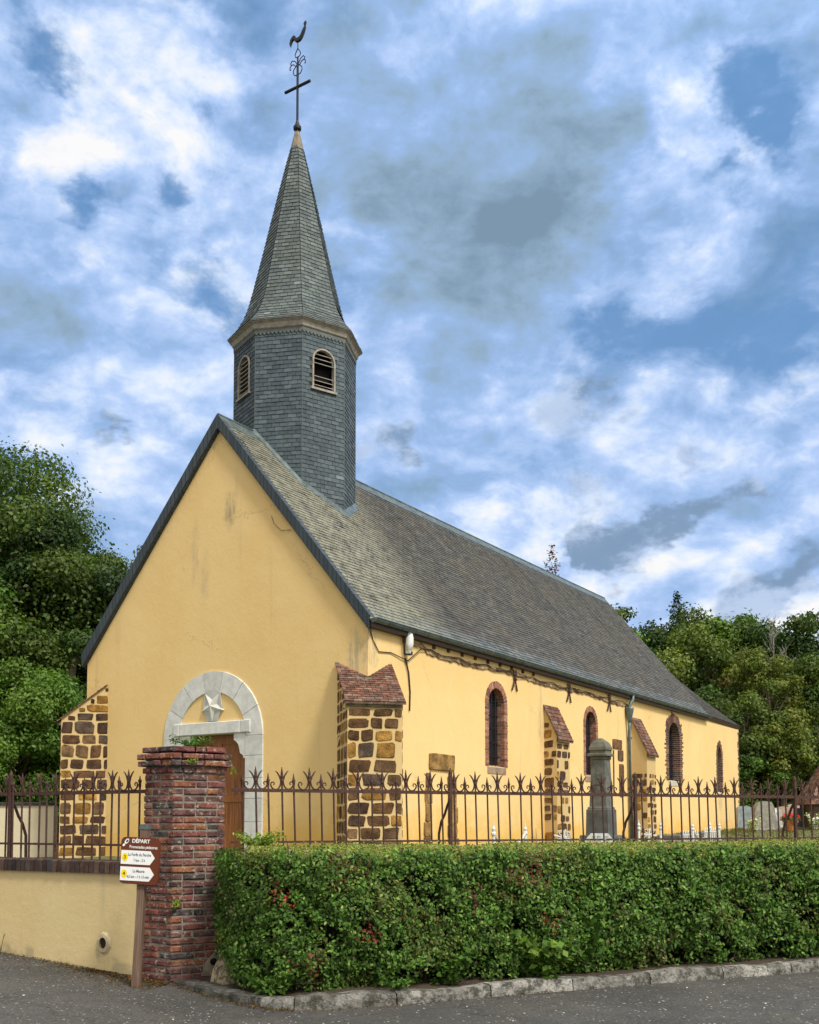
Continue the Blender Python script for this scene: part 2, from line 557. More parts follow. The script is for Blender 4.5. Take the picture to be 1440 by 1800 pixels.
def mat_slates(name, moss=0.0, mosscol=(0.15, 0.125, 0.08), lichen=0.0, lich_u=None, run=0.3, spec=0.22):
    """real slates: tone from each slate's Col, then moss, lichen and rain streaks across them"""
    m, N, p, _ = new_mat(name)
    uv = N.n('ShaderNodeUVMap', uv_map='UVMap').outputs[0]
    co = obj_co(N)
    big = N.noise(co, 0.7, 6, 0.62, 0.5)
    mid = N.noise(co, 3.2, 6, 0.65)
    fine = N.noise(co, 30, 4, 0.7)
    base = attr(N)
    col = N.vmath('SCALE', base, scale=N.ramp(N.math('ADD', N.math('MULTIPLY', fine, .5), N.math('MULTIPLY', mid, .5)), 0.3, 0.7, 0.72, 1.28))
    if run:
        rn = N.noise(N.mapping(uv, scale=(1.5, 0.10, 1)), 1.3, 5, 0.65)
        col = N.mix(N.ramp(rn, 0.48, 0.72, 0, run), col, N.vmath('SCALE', base, scale=0.45))
    if moss:
        f = N.ramp(N.math('ADD', N.math('MULTIPLY', big, 0.7), N.math('MULTIPLY', mid, 0.4)), 0.42, 0.72, 0, moss)
        col = N.mix(N.math('MULTIPLY', f, N.ramp(fine, 0.3, 0.6, 0.35, 1)), col, mosscol)
    if lich_u:
        u0, u1, lc, la = lich_u
        su = N.n('ShaderNodeSeparateXYZ'); N.link(uv, su.inputs[0])
        edge = N.math('ADD', su.outputs[0], N.math('ADD', N.math('MULTIPLY', N.math('SUBTRACT', mid, .5), 1.6), N.math('MULTIPLY', su.outputs[1], -0.30)))
        f = N.math('MULTIPLY', N.ramp(edge, u1, u0, 0, la), N.ramp(N.math('ADD', N.math('MULTIPLY', fine, .6), N.math('MULTIPLY', mid, .5)), 0.40, 0.68))
        col = N.mix(f, col, lc)
    if lichen:
        f = N.ramp(N.noise(co, 11, 6, 0.75), 0.55, 0.72, 0, lichen)
        col = N.mix(f, col, (0.30, 0.29, 0.21))
        f = N.ramp(N.noise(N.mapping(co, loc=(5, 2, 1)), 6, 6, 0.75), 0.58, 0.74, 0, lichen * .9)
        col = N.mix(f, col, (0.24, 0.18, 0.06))
    N.link(col, p.inputs['Base Color'])
    p.inputs['Roughness'].default_value = 0.7
    p.inputs['Specular IOR Level'].default_value = spec
    bump(N, p, N.math('ADD', fine, mid), 0.35, 0.008)
    return m


def mat_leaf(name, transl=0.3, rough=0.55, spec=0.3):
    m, N, p, o = new_mat(name)
    c = attr(N)
    N.link(c, p.inputs['Base Color'])
    p.inputs['Roughness'].default_value = rough
    p.inputs['Specular IOR Level'].default_value = spec
    t = N.n('ShaderNodeBsdfTranslucent')
    N.link(N.vmath('MULTIPLY', c, (1.25, 1.35, 0.6)), t.inputs['Color'])
    mx = N.n('ShaderNodeMixShader')
    mx.inputs[0].default_value = transl
    N.link(p.outputs[0], mx.inputs[1]); N.link(t.outputs[0], mx.inputs[2])
    N.link(mx.outputs[0], o.inputs[0])
    return m


def mat_wood(name, a, b, axis_scale=(14, 14, 0.7), rough=0.55):
    m, N, p, _ = new_mat(name)
    co = obj_co(N)
    g = N.noise(N.mapping(co, scale=axis_scale), 2.2, 6, 0.6, 0.8)
    col = N.mix(N.ramp(g, 0.35, 0.68), a, b)
    N.link(col, p.inputs['Base Color'])
    p.inputs['Roughness'].default_value = rough
    bump(N, p, g, 0.25, 0.004)
    return m


def mat_asphalt():
    m, N, p, _ = new_mat('asphalt')
    co = obj_co(N)
    fine = N.noise(co, 95, 3, 0.7)
    sp = N.n('ShaderNodeTexVoronoi'); sp.inputs['Scale'].default_value = 75; N.link(co, sp.inputs['Vector'])
    tone = N.n('ShaderNodeSeparateColor'); N.link(sp.outputs['Color'], tone.inputs[0])
    big = N.noise(co, 0.8, 6, 0.65, 0.5)
    mid = N.noise(co, 5, 6, 0.65)
    col = N.mix(N.ramp(big, 0.3, 0.7), (0.040, 0.039, 0.037), (0.080, 0.076, 0.070))
    col = N.mix(N.ramp(mid, 0.5, 0.75, 0, 0.5), col, (0.032, 0.033, 0.034))
    col = N.mix(N.ramp(tone.outputs[0], 0.55, 1.0, 0, 0.5), col, (0.15, 0.145, 0.13))
    col = N.mix(N.ramp(tone.outputs[1], 0.6, 1.0, 0, 0.6), col, (0.018, 0.018, 0.019))
    pat = N.noise(N.mapping(co, loc=(4, 1, 0)), 0.35, 3, 0.45)
    col = N.mix(N.ramp(pat, 0.53, 0.56, 0, 0.30), col, (0.034, 0.034, 0.034))
    dirt = N.noise(N.mapping(co, loc=(1, 5, 0)), 1.4, 6, 0.7)
    col = N.mix(N.ramp(dirt, 0.55, 0.75, 0, 0.45), col, (0.105, 0.088, 0.062))
    wh = N.math('MULTIPLY', N.ramp(tone.outputs[2], 0.985, 0.99), N.ramp(mid, 0.42, 0.55))
    col = N.mix(wh, col, (0.45, 0.44, 0.40))
    crack = N.n('ShaderNodeTexVoronoi', feature='DISTANCE_TO_EDGE'); crack.inputs['Scale'].default_value = 0.55
    N.link(N.vmath('ADD', co, N.vmath('SCALE', N.noise(co, 3, 5, 0.7, color=True), scale=0.5)), crack.inputs['Vector'])
    col = N.mix(N.math('MULTIPLY', N.ramp(crack.outputs['Distance'], 0.012, 0.0, 0, 0.8), N.ramp(big, 0.45, 0.6)), col, (0.015, 0.015, 0.014))
    N.link(col, p.inputs['Base Color'])
    p.inputs['Roughness'].default_value = 0.85
    bump(N, p, N.math('ADD', fine, N.math('MULTIPLY', tone.outputs[0], 0.7)), 0.6, 0.008)
    return m


def mat_ground(name, a, b, c):
    m, N, p, _ = new_mat(name)
    co = obj_co(N)
    big = N.noise(co, 0.5, 6, 0.65)
    fine = N.noise(co, 22, 5, 0.7)
    col = N.mix(N.ramp(fine, 0.3, 0.7), a, b)
    col = N.mix(N.ramp(big, 0.5, 0.7, 0, 0.7), col, c)
    N.link(col, p.inputs['Base Color'])
    p.inputs['Roughness'].default_value = 0.95
    bump(N, p, fine, 0.8, 0.05)
    return m


YEL = (0.79, 0.578, 0.268)
M = {}
M['plaster'] = mat_plaster('yellow_render', YEL, stains_and_tones=[
    ((0.1, 3.85, 8.45), (0.3, 0.22, 0.55), (0.30, 0.25, 0.17), 0.75),
    ((0.1, 4.9, 7.6), (0.3, 0.16, 1.0), (0.42, 0.35, 0.22), 0.55),
    ((0.1, 4.6, 7.0), (0.3, 0.22, 0.7), (0.42, 0.35, 0.22), 0.45),
    ((0.1, 0.45, 4.9), (0.3, 0.22, 0.7), (0.33, 0.32, 0.24), 0.75),
    ((0.25, 0.12, 5.0), (0.25, 0.3, 0.6), (0.30, 0.29, 0.22), 0.75),
    ((8.0, 0.12, 4.4), (0.22, 0.3, 1.3), (0.36, 0.31, 0.2), 0.6),  # darker upright patch on the wall left of the second buttress
    ((24.75, 0.3, 2.35), (0.5, 0.5, 0.5), (0.36, 0.33, 0.25), 0.7),
    ((5.5, 0.12, 2.4), (0.5, 0.4, 0.4), (0.42, 0.40, 0.30), 0.6)],
    foot=(1.1, 1.95, (0.70, 0.39, 0.05), 0.6), streak=0.34)
M['buttress_render'] = mat_plaster('buttress_render', (0.60, 0.45, 0.225), streak=0.6, tint=(0.36, 0.28, 0.16))
M['wall_render'] = mat_plaster('cream_render', (0.66, 0.53, 0.285), streak=0.55, tint=(0.36, 0.33, 0.22), foot=(0.05, 0.25, (0.30, 0.26, 0.17), 0.6), crack=(0.7, 0.012, 0.7))
M['old_render'] = mat_plaster('old_pale_render', (0.62, 0.55, 0.40), streak=0.7, tint=(0.30, 0.29, 0.23))
M['slate_nave'] = mat_slates('nave_slate', moss=0.6, mosscol=(0.110, 0.095, 0.066), lichen=0.3, lich_u=(1.6, 4.0, (0.29, 0.29, 0.22), 0.9), run=0.65)
M['slate_tower'] = mat_slates('tower_slate', run=0.35, spec=0.3)
M['slate_spire'] = mat_slates('spire_slate', moss=0.22, mosscol=(0.085, 0.075, 0.040), lichen=0.12, run=0.25)
M['slate_verge'] = mat_slate('verge_slate', 0.17, 0.30, (0.035, 0.050, 0.064), (0.062, 0.082, 0.098), gap=0.03, run=0)
M['brick'] = mat_attr('old_brick', 1.0, 0.45, 11, 60, 1.0, 0.018, 0.04, spots=(19, 0.55, 0.66, (0.46, 0.43, 0.38), 0.85))
M['mortar'] = mat_attr('lime_mortar', 0.95, 0.25, 14, 80, 0.7, 0.012, 0.15)
M['win_brick'] = mat_attr('window_brick', 0.9, 0.3, 11, 70, 0.5, 0.008, 0.2)
M['ironstone'] = mat_attr('ironstone', 0.92, 0.45, 5, 38, 0.9, 0.03, 0.2)
M['tile'] = mat_attr('clay_tile', 0.88, 0.35, 8, 50, 0.5, 0.01, 0.2, spots=(14, 0.58, 0.70, (0.33, 0.31, 0.22), 0.7))
M['limestone'] = mat_attr('white_stone', 0.8, 0.12, 5, 55, 0.3, 0.008, 0.3)
M['granite'] = mat_attr('grey_granite', 0.75, 0.25, 6, 90, 0.4, 0.008, 0.3, spots=(9, 0.55, 0.7, (0.17, 0.18, 0.11), 0.5))
M['kerb'] = mat_attr('old_kerb_stone', 0.92, 0.5, 4, 45, 0.9, 0.025, 0.15, spots=(11, 0.46, 0.60, (0.050, 0.048, 0.036), 0.85))
M['iron'] = mat_plain('rusty_brown_iron', (0.060, 0.027, 0.019), 0.7, 0.0, 0.35, 30, 0.2)
M['dark_iron'] = mat_plain('black_iron', (0.014, 0.014, 0.018), 0.55, 0.2, 0.2, 25)
M['zinc'] = mat_plain('weathered_zinc', (0.115, 0.150, 0.155), 0.5, 0.35, 0.3, 6)
M['lead'] = mat_plain('weathered_lead', (0.20, 0.165, 0.115), 0.6, 0.1, 0.35, 9)
M['cream_wood'] = mat_plain('cream_painted_wood', (0.29, 0.265, 0.22), 0.7, 0, 0.25, 9)
M['dark_wood'] = mat_wood('dark_stained_wood', (0.030, 0.014, 0.008), (0.060, 0.028, 0.016), (0.7, 14, 14))
M['door_wood'] = mat_wood('varnished_oak', (0.15, 0.050, 0.011), (0.33, 0.125, 0.026))
M['post_wood'] = mat_wood('weathered_post_wood', (0.115, 0.070, 0.048), (0.21, 0.135, 0.095), (20, 20, 1.0), 0.75)
M['sign_brown'] = mat_plain('brown_sign_enamel', (0.125, 0.030, 0.012), 0.35, 0, 0.08, 4, 0.02)
M['sign_white'] = mat_plain('white_sign_enamel', (0.82, 0.83, 0.82), 0.35, 0, 0.03, 4, 0.02)
M['sign_yellow'] = mat_plain('yellow_sign_enamel', (0.86, 0.66, 0.01), 0.35, 0, 0.03, 4, 0.02)
M['sign_blue'] = mat_plain('blue_sign_ink', (0.012, 0.07, 0.15), 0.4, 0, 0.03, 4, 0.02)
M['sign_black'] = mat_plain('dark_sign_ink', (0.09, 0.055, 0.015), 0.4, 0, 0.03, 4, 0.02)
M['white_paint'] = mat_attr('white_paint', 0.55, 0.1, 8, 50, 0.15, 0.004, 0.4)
M['glass'] = mat_plain('dark_window_glass', (0.012, 0.014, 0.020), 0.12, 0, 0.3, 7, 0.1, spec=0.6)
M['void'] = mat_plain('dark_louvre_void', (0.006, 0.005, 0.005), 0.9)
M['bark'] = mat_attr('bark', 0.95, 0.4, 6, 40, 0.9, 0.03, 0.15)
M['leaf'] = mat_leaf('tree_leaf', 0.28)
M['hedge_leaf'] = mat_leaf('hedge_leaf', 0.2, 0.55, 0.2)
M['litter'] = mat_leaf('dry_leaf', 0.1, 0.8, 0.1)
M['asphalt'] = mat_asphalt()
M['grass_ground'] = mat_ground('churchyard_ground', (0.075, 0.085, 0.025), (0.15, 0.155, 0.05), (0.17, 0.14, 0.07))
M['soil'] = mat_ground('soil', (0.035, 0.022, 0.013), (0.085, 0.055, 0.035), (0.12, 0.085, 0.055))
M['cable'] = mat_plain('black_cable', (0.016, 0.013, 0.012), 0.6)
M['flower'] = mat_leaf('petal', 0.15)

# ------------------------------------------------------------------ site geometry
YAW = 0.5724
UX, UY = sin(YAW), cos(YAW)
OX, OY = -0.7809, 20.2575


def ch2w(u, v):
    return OX + u * UX - v * UY, OY + u * UY + v * UX


def w2u(x, y):
    return (x - OX) * UX + (y - OY) * UY


def yard_z(x, y):
    u = w2u(x, y)
    z = 0.72 + 0.019 * max(min(u, 45), -12)
    if u > 45: z += 0.16 * (u - 45)
    return z


FA, FD = Vector((-1.75, 10.45, 0)), Vector((1, 0.434, 0)).normalized()     # right fence line
LA, LD = Vector((-2.66, 10.12, 0)), Vector((-0.872, 0.49, 0)).normalized()  # left wall line


def road_z(x, y):
    return 0.077 * max(-x - 2.0, 0) if x > -9 else 0.077 * 7


# road
mb = MB()
xs = [-400, -60, -20, -9, -7, -5.5, -4.5, -3.8, -3.2, -2.8, -2.4, -2.0, 0, 5, 20, 60, 400]
ys = [-400, -60, -10, 2, 5, 7, 8.5, 9.5, 10.5, 11.5, 12.5, 14, 20, 34, 400]
V = [(x, y, road_z(x, y) - (0.0 if y < 20 else 0.05)) for y in ys for x in xs]
F = []
for j in range(len(ys) - 1):
    for i in range(len(xs) - 1):
        k = j * len(xs) + i
        F.append((k, k + 1, k + 1 + len(xs), k + len(xs)))
mb.shared(V, F)
tag(mb.build('road', M['asphalt'], smooth=True), kind='structure')

# churchyard, raised behind the walls, rising to a wooded hillside
def bound_y(x):
    if x < -2.3:
        return LA.y + (x - LA.x) * LD.y / LD.x + 0.22
    return FA.y + (x - FA.x) * FD.y / FD.x + (0.06 if x > -1.7 else 0.2)


mb = MB()
cols_x = [-160, -90, -60, -40, -28, -20, -15, -12, -10, -8, -6.5, -5, -4, -3.2, -2.6, -2.31, -2.2, -1.8, -1.2, 0, 1.5, 3, 4.5, 6, 8, 10, 13, 17, 22, 30, 45, 70, 110, 170]
rows = [0, 0.5, 1.2, 2.5, 4, 6, 9, 13, 18, 24, 32, 42, 55, 75, 110, 170]
V, F = [], []
for t in rows:
    for x in cols_x:
        y = bound_y(x) + t
        V.append((x, y, yard_z(x, y) + 0.05 * sin(x * 1.7) * sin(y * 1.3)))
nx = len(cols_x)
for j in range(len(rows) - 1):
    for i in range(nx - 1):
        k = j * nx + i
        F.append((k, k + 1, k + 1 + nx, k + nx))
b0 = len(V)
for i, x in enumerate(cols_x):
    V.append((x, bound_y(x), -0.1))
for i in range(nx - 1):
    F.append((b0 + i, b0 + i + 1, i + 1, i))
mb.shared(V, F)
tag(mb.build('churchyard_ground', M['grass_ground'], smooth=True), kind='structure')

# kerb: a run of old stones round the hedge
KERB = [(-2.25, 9.93), (-1.95, 9.55), (-1.6, 9.1), (-1.25, 8.76), (-0.95, 8.63), (-0.6, 8.69), (-0.1, 8.9), (0.815, 9.34), (1.6, 9.69), (2.4, 10.07), (4.27, 10.88), (6.5, 11.8), (9.5, 13.0)]


def offset_line(pts, d):
    out = []
    for i, p in enumerate(pts):
        a = Vector((*pts[max(i - 1, 0)], 0)); b = Vector((*pts[min(i + 1, len(pts) - 1)], 0))
        t = (b - a).normalized()
        n = Vector((-t.y, t.x, 0))
        out.append((p[0] + n.x * d, p[1] + n.y * d))
    return out


def resample(pts, step):
    out, acc = [Vector((*pts[0], 0))], 0.0
    for a, b in zip(pts[:-1], pts[1:]):
        a, b = Vector((*a, 0)), Vector((*b, 0))
        L = (b - a).length
        n = max(1, round(L / step))
        for k in range(1, n + 1):
            out.append(a.lerp(b, k / n))
    return out


mb = MB()
KL = resample(KERB, 0.09)
n = len(KL)
cut, acc = [], 0
sections = []
KW = 0.15
prof_prev = None
rk = random.Random(3)
ring_rows = []
for i, p in enumerate(KL):
    t = (KL[min(i + 1, n - 1)] - KL[max(i - 1, 0)]).normalized()
    nn = Vector((-t.y, t.x, 0))
    j = lambda a: rk.uniform(-a, a)
    hgt = 0.106 + 0.012 * sin(i * .31) + j(.006)
    if i < 22: hgt *= 0.55 + 0.45 * i / 22
    r = [p + nn * j(.006) + Vector((0, 0, -0.04)),
         p + nn * (0.008 + j(.008)) + Vector((0, 0, hgt * .6)),
         p + nn * (0.02 + j(.008)) + Vector((0, 0, hgt * .93)),
         p + nn * (0.045 + j(.01)) + Vector((0, 0, hgt)),
         p + nn * (KW + j(.01)) + Vector((0, 0, hgt + j(.005))),
         p + nn * (KW + .02) + Vector((0, 0, -0.04))]
    ring_rows.append(r)
joint = 0
for i in range(n - 1):
    if i % 10 == 9:
        continue_gap = 0.12
    else:
        continue_gap = 0.0
    c = (0.24 + 0.05 * sin(i // 10 * 2.1)) * (.42 if i < 16 else .7 if i < 22 else 1)
    a = ring_rows[i]; b = [q.lerp(pq, continue_gap) for q, pq in zip(ring_rows[i + 1], ring_rows[i])]
    for k in range(5):
        mb.face([a[k], b[k], b[k + 1], a[k + 1]], (c, c * .97, c * .88))
    if i % 10 == 9:
        mb.face(list(b), (.05, .045, .04)); mb.face(list(reversed(ring_rows[i + 1])), (.05, .045, .04))
tag(mb.build('kerb', M['kerb']), kind='structure')

# soil bed under the hedge
mb = MB()
ins = offset_line(KERB, 0.14)
for a, b in zip(ins[:-1], ins[1:]):
    def back(p):
        x = max(p[0] - 0.2, -2.2)
        return (x, max(bound_y(x) + 0.1, p[1] + .2))
    pa, pb = back(a), back(b)
    steps = 5
    for s in range(steps):
        q = []
        for (f, g), s_ in (((a, pa), s), ((b, pb), s), ((b, pb), s + 1), ((a, pa), s + 1)):
            t_ = s_ / steps
            q.append((f[0] + (g[0] - f[0]) * t_, f[1] + (g[1] - f[1]) * t_, (0.035 if f[0] < -1.1 else 0.085) + 0.05 * t_ + .010 * sin(f[0] * 9 + s_ * 2)))
        mb.face(q)
tag(mb.build('soil_bed', M['soil']), kind='structure')

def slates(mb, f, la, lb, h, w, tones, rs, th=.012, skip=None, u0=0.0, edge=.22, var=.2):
    """hung slates on a patch: f(a, b, n) gives the point a along and b up (0..1), lifted n along the normal"""
    nr = max(1, round(lb(.5) / h))
    for r in range(nr):
        b0, b1 = r / nr, min(1.0, (r + 1.12) / nr)
        L = la((b0 + b1) / 2)
        if L < .04: continue
        n = L / w
        off = (.5 if r % 2 else 0.0) + rs.uniform(-.08, .08)
        e = [0.0]
        k = off if off > .15 else off + 1
        while k < n - .2:
            e.append((k + rs.uniform(-.06, .06)) / n); k += 1
        e.append(1.0)
        for a0, a1 in zip(e[:-1], e[1:]):
            if skip and skip((a0 + a1) / 2, (b0 + (r + 1) / nr) / 2): continue
            g = .0045 / L
            d0, d1 = rs.uniform(-.003, .003), rs.uniform(-.002, .004)
            low = b0 + rs.uniform(-.05, .05) / nr
            t = rs.choice(tones(b0) if callable(tones) else tones); k_ = rs.uniform(1 - var, 1 + var)
            if rs.random() < .012: k_ *= 1.45
            c = tuple(x * k_ for x in t)
            p0, p1 = f(a0 + g, low, th + d1 + d0), f(a1 - g, low, th + d1 - d0)
            p2, p3 = f(a1 - g, b1, .001), f(a0 + g, b1, .001)
            V0, V1 = lb(.5) * low, lb(.5) * b1
            U0, U1 = u0 + L * a0, u0 + L * a1
            mb.face([p0, p1, p2, p3], c, [(U0, V0), (U1, V0), (U1, V1), (U0, V1)])
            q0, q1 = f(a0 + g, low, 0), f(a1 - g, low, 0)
            mb.face([q0, q1, p1, p0], tuple(x * edge for x in c), [(U0, V0)] * 4)  # lower edge coloured darker to stand in for shade between courses


NAVE_T = [(.072, .072, .068), (.088, .087, .081), (.061, .063, .063), (.100, .095, .083), (.078, .082, .082), (.114, .110, .099)]
TOW_T = [(.068, .092, .106), (.079, .106, .120), (.062, .085, .099), (.088, .115, .128), (.056, .077, .090)]
TOW_L = [(.095, .115, .125), (.12, .14, .15), (.08, .098, .108), (.15, .165, .17)]
SPI_T = [(.105, .132, .134), (.118, .146, .146), (.096, .120, .124), (.130, .158, .155), (.088, .110, .116)]
DARK = (.022, .022, .020)

# ------------------------------------------------------------------ church
church = empty('church', (OX, OY, 0), pi / 2 - YAW,
               'yellow rendered village church with slate roof and octagonal slate spire', 'church')
EV, ZE, VA, ZR = 0.0, 5.635, 4.15, 10.607
ELEN = 22.5
WS, WN, WF = 0.12, 8.45, 0.10
DEP = 0.36


def slope_z(v):
    return ZE + (ZR - ZE) * v / VA


def add_holes(mb, outer, holes, to3d, flip=False):
    """tessellate a planar polygon with holes given in 2-D"""
    loops = [[Vector((*p, 0)) for p in outer]] + [[Vector((*p, 0)) for p in h] for h in holes]
    flat = [p for l in loops for p in l]
    for t in tessellate_polygon(loops):
        a, b, c = (flat[i] for i in t)
        cr = (b - a).cross(c - a).z
        tri = [a, b, c] if (cr > 0) != flip else [a, c, b]
        mb.face([to3d(p.x, p.y) for p in tri])


def arch_outline(c, a, z0, top, pointed=False, seg=10):
    """closed outline from lower left, up, over, down to lower right"""
    if not pointed:
        zs = top - a
        pts = [(c - a, z0), (c - a, zs)]
        pts += [(c + a * cos(pi - pi * k / (2 * seg)), zs + a * sin(pi * k / (2 * seg))) for k in range(1, 2 * seg)]
        pts += [(c + a, zs), (c + a, z0)]
    else:
        r = a * 1.45
        h = sqrt(r * r - (r - a) ** 2)
        zs = top - h
        pts = [(c - a, z0), (c - a, zs)]
        amax = math.acos((r - a) / r)
        for k in range(1, seg + 1):
            t = amax * k / seg
            pts.append((c - a + r - r * cos(t), zs + r * sin(t)))
        for k in range(seg - 1, 0, -1):
            t = amax * k / seg
            pts.append((c + a - r + r * cos(t), zs + r * sin(t)))
        pts += [(c + a, zs), (c + a, z0)]
    return pts


CH_ROT = radians(4.0)
CD = (cos(CH_ROT), sin(CH_ROT))            # choir wall direction
# windows: centre u, inner half width, sill z, top z, pointed, surround width range, alternate bricks
WIN = [dict(c=5.52, a=0.41, z0=2.90, top=4.82, pt=False, w=(0.155, 0.17), tint='red', d=.19),
       dict(c=11.33, a=0.38, z0=2.90, top=4.78, pt=False, w=(0.145, 0.16), tint='red', d=.17),
       dict(c=18.75, a=0.60, z0=3.00, top=5.06, pt=False, w=(0.26, 0.42), tint='brown', d=.26),
       dict(c=24.75, a=0.39, z0=2.75, top=4.60, pt=True, w=(0.19, 0.28), tint='brown', d=.17)]

# --- walls
mb = MB()
# south nave wall with window openings
holes = [arch_outline(w['c'], w['a'], w['z0'], w['top'], w['pt']) for w in WIN[:3]]
add_holes(mb, [(WF, 0.2), (22.6, 0.2), (22.6, 5.7), (WF, 5.7)], holes, lambda u, z: (u, WS, z))
# choir wall, slightly turned
CL = 6.03


def choir(u, z, n=0.0):
    s = u - 22.6
    return (22.6 + s * CD[0] - n * CD[1], WS + s * CD[1] + n * CD[0], z)


hol4 = arch_outline(WIN[3]['c'], WIN[3]['a'], WIN[3]['z0'], WIN[3]['top'], True)
add_holes(mb, [(22.6, 0.2), (22.6 + CL, 0.2), (22.6 + CL, 5.66), (22.6, 5.66)], [hol4], lambda u, z: choir(u, z))
E1 = choir(22.6 + CL, 0)
apse = [(E1[0], E1[1]), (30.3, 3.0), (30.3, 5.4), (E1[0], 8.57 - E1[1]), (22.6, WN), (WF, WN)]
for a, b in zip(apse[:-1], apse[1:]):
    mb.face([(a[0], a[1], 0.2), (b[0], b[1], 0.2), (b[0], b[1], 5.66), (a[0], a[1], 5.66)])
# gable wall with the door opening
DC, DH, DTOP = 4.30, 0.98, 3.49
gable = [(WS, 0.2), (DC - DH, 0.2), (DC - DH, DTOP), (DC + DH, DTOP), (DC + DH, 0.2), (WN, 0.2), (WN, slope_z(0.0) - 0.13),
         (VA, ZR - 0.09), (WS, slope_z(WS) - 0.12)]
add_holes(mb, gable, [], lambda v, z: (WF, v, z), flip=True)
# east nave gable above the choir
mb.face([(22.4, 0.2, 5.6), (22.4, 8.3, 5.6), (22.4, VA, ZR - .1)])
wall = mb.build('wall', M['plaster'], church)

# --- nave roof
mb = MB()
slope_len = hypot(VA, ZR - ZE)
GV = 0.0


def roof_quad(mb, p, uvs):
    mb.face(p, uv=uvs)


NV = 8.52                                        # north eave
nu = 24
rr = random.Random(11)
sag = [0.02 * sin(i * 0.7) + rr.uniform(-.008, .008) for i in range(nu + 1)]
sag[0] = sag[-1] = 0
nvs = 8
nd = Vector((0, -(ZR - ZE), VA)).normalized()


def roof_pt(a, b, n=0.0, north=False):
    u = GV + (ELEN - GV) * a
    k = a * nu
    i0 = min(int(k), nu - 1)
    sg = sag[i0] + (sag[i0 + 1] - sag[i0]) * (k - i0)
    sv = sg * sin(pi * b) - 0.03 * sin(pi * u / ELEN) * b
    if north:
        return (u, NV + (VA - NV) * b, ZE - .03 + (ZR - ZE + .03) * b + sv)
    return (u, VA * b + nd.y * n, ZE + (ZR - ZE) * b + sv + nd.z * n)


for i in range(nu):
    for j in range(nvs):
        q = [(i, j), (i + 1, j), (i + 1, j + 1), (i, j + 1)]
        mb.face([roof_pt(a / nu, b / nvs, -.004) for a, b in q], DARK)
        mb.face([roof_pt(a / nu, b / nvs, 0, True) for a, b in reversed(q)], (.07, .07, .066), [(a, b) for a, b in reversed(q)])
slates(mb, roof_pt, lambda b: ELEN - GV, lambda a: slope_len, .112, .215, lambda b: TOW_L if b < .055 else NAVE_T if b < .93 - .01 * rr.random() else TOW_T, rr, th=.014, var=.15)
# underside at the eaves
mb.face([(GV, 0, ZE - .05), (GV, VA, ZR - .06), (ELEN, VA, ZR - .06), (ELEN, 0, ZE - .05)])
mb.face([(GV, 0, ZE - .05), (ELEN, 0, ZE - .05), (ELEN, 0, ZE), (GV, 0, ZE)])
roof = mb.build('roof', M['slate_nave'], church)
# ridge capping of zinc, split by the tower
for u0, u1 in ((0.0, 1.3), (4.15, ELEN)):
    mb = MB()
    s = u0
    while s < u1 - .01:
        e = min(s + 1.9, u1)
        z = lambda u: ZR - 0.03 * sin(pi * u / ELEN)
        for sg in (-1, 1):
            mb.face([(s, VA + sg * .20, z(s) - .22), (e - .012, VA + sg * .20, z(e) - .22), (e - .012, VA, z(e) + .035), (s, VA, z(s) + .035)][::sg])
        mb.tube([(s, VA, z(s) + .03), (e - .012, VA, z(e) + .03)], 0.032, 8)
        s = e
    mb.build('ridge_cap', M['zinc'], roof)
# slate-hung verge on the west gable
mb = MB()
for v0, z0, v1, z1 in ((0.0, ZE, VA, ZR), (NV, ZE - .03, VA, ZR)):
    L = hypot(v1 - v0, z1 - z0)
    nseg = 24
    for k in range(nseg):
        a, b = k / nseg, (k + 1) / nseg
        pa, pb = (v0 + (v1 - v0) * a, z0 + (z1 - z0) * a), (v0 + (v1 - v0) * b, z0 + (z1 - z0) * b)
        hh = 0.29
        uvs = [(L * a, 0), (L * b, 0), (L * b, .26), (L * a, .26)]
        q = [(-0.015, pa[0], pa[1] - hh), (-0.015, pb[0], pb[1] - hh), (-0.035, pb[0], pb[1] + .03), (-0.035, pa[0], pa[1] + .03)]
        if v0 < 1:
            mb.face(q[::-1], uv=uvs[::-1])
        else:
            mb.face(q, uv=uvs)
        mb.face([(-0.035, pa[0], pa[1] + .03), (-0.035, pb[0], pb[1] + .03), (0.16, pb[0], pb[1] + .02), (0.16, pa[0], pa[1] + .02)], uv=uvs)
        mb.face([(-0.015, pa[0], pa[1] - hh), (WF, pa[0], pa[1] - hh), (WF, pb[0], pb[1] - hh), (-0.015, pb[0], pb[1] - hh)], uv=uvs)
mb.build('verge', M['slate_verge'], roof)

# --- choir roof, lower and hipped
mb = MB()
P1 = (22.5, 0.0, ZE + 0.0)
P2 = (28.79, 0.50, 5.72)
P3, P4 = (30.6, 2.95, 5.72), (30.6, 5.45, 5.72)
P5, P6 = (28.79, 8.0, 5.72), (22.5, 8.5, ZE)
AP = (24.5, VA, 9.40)
AW = (22.45, VA, 9.40)


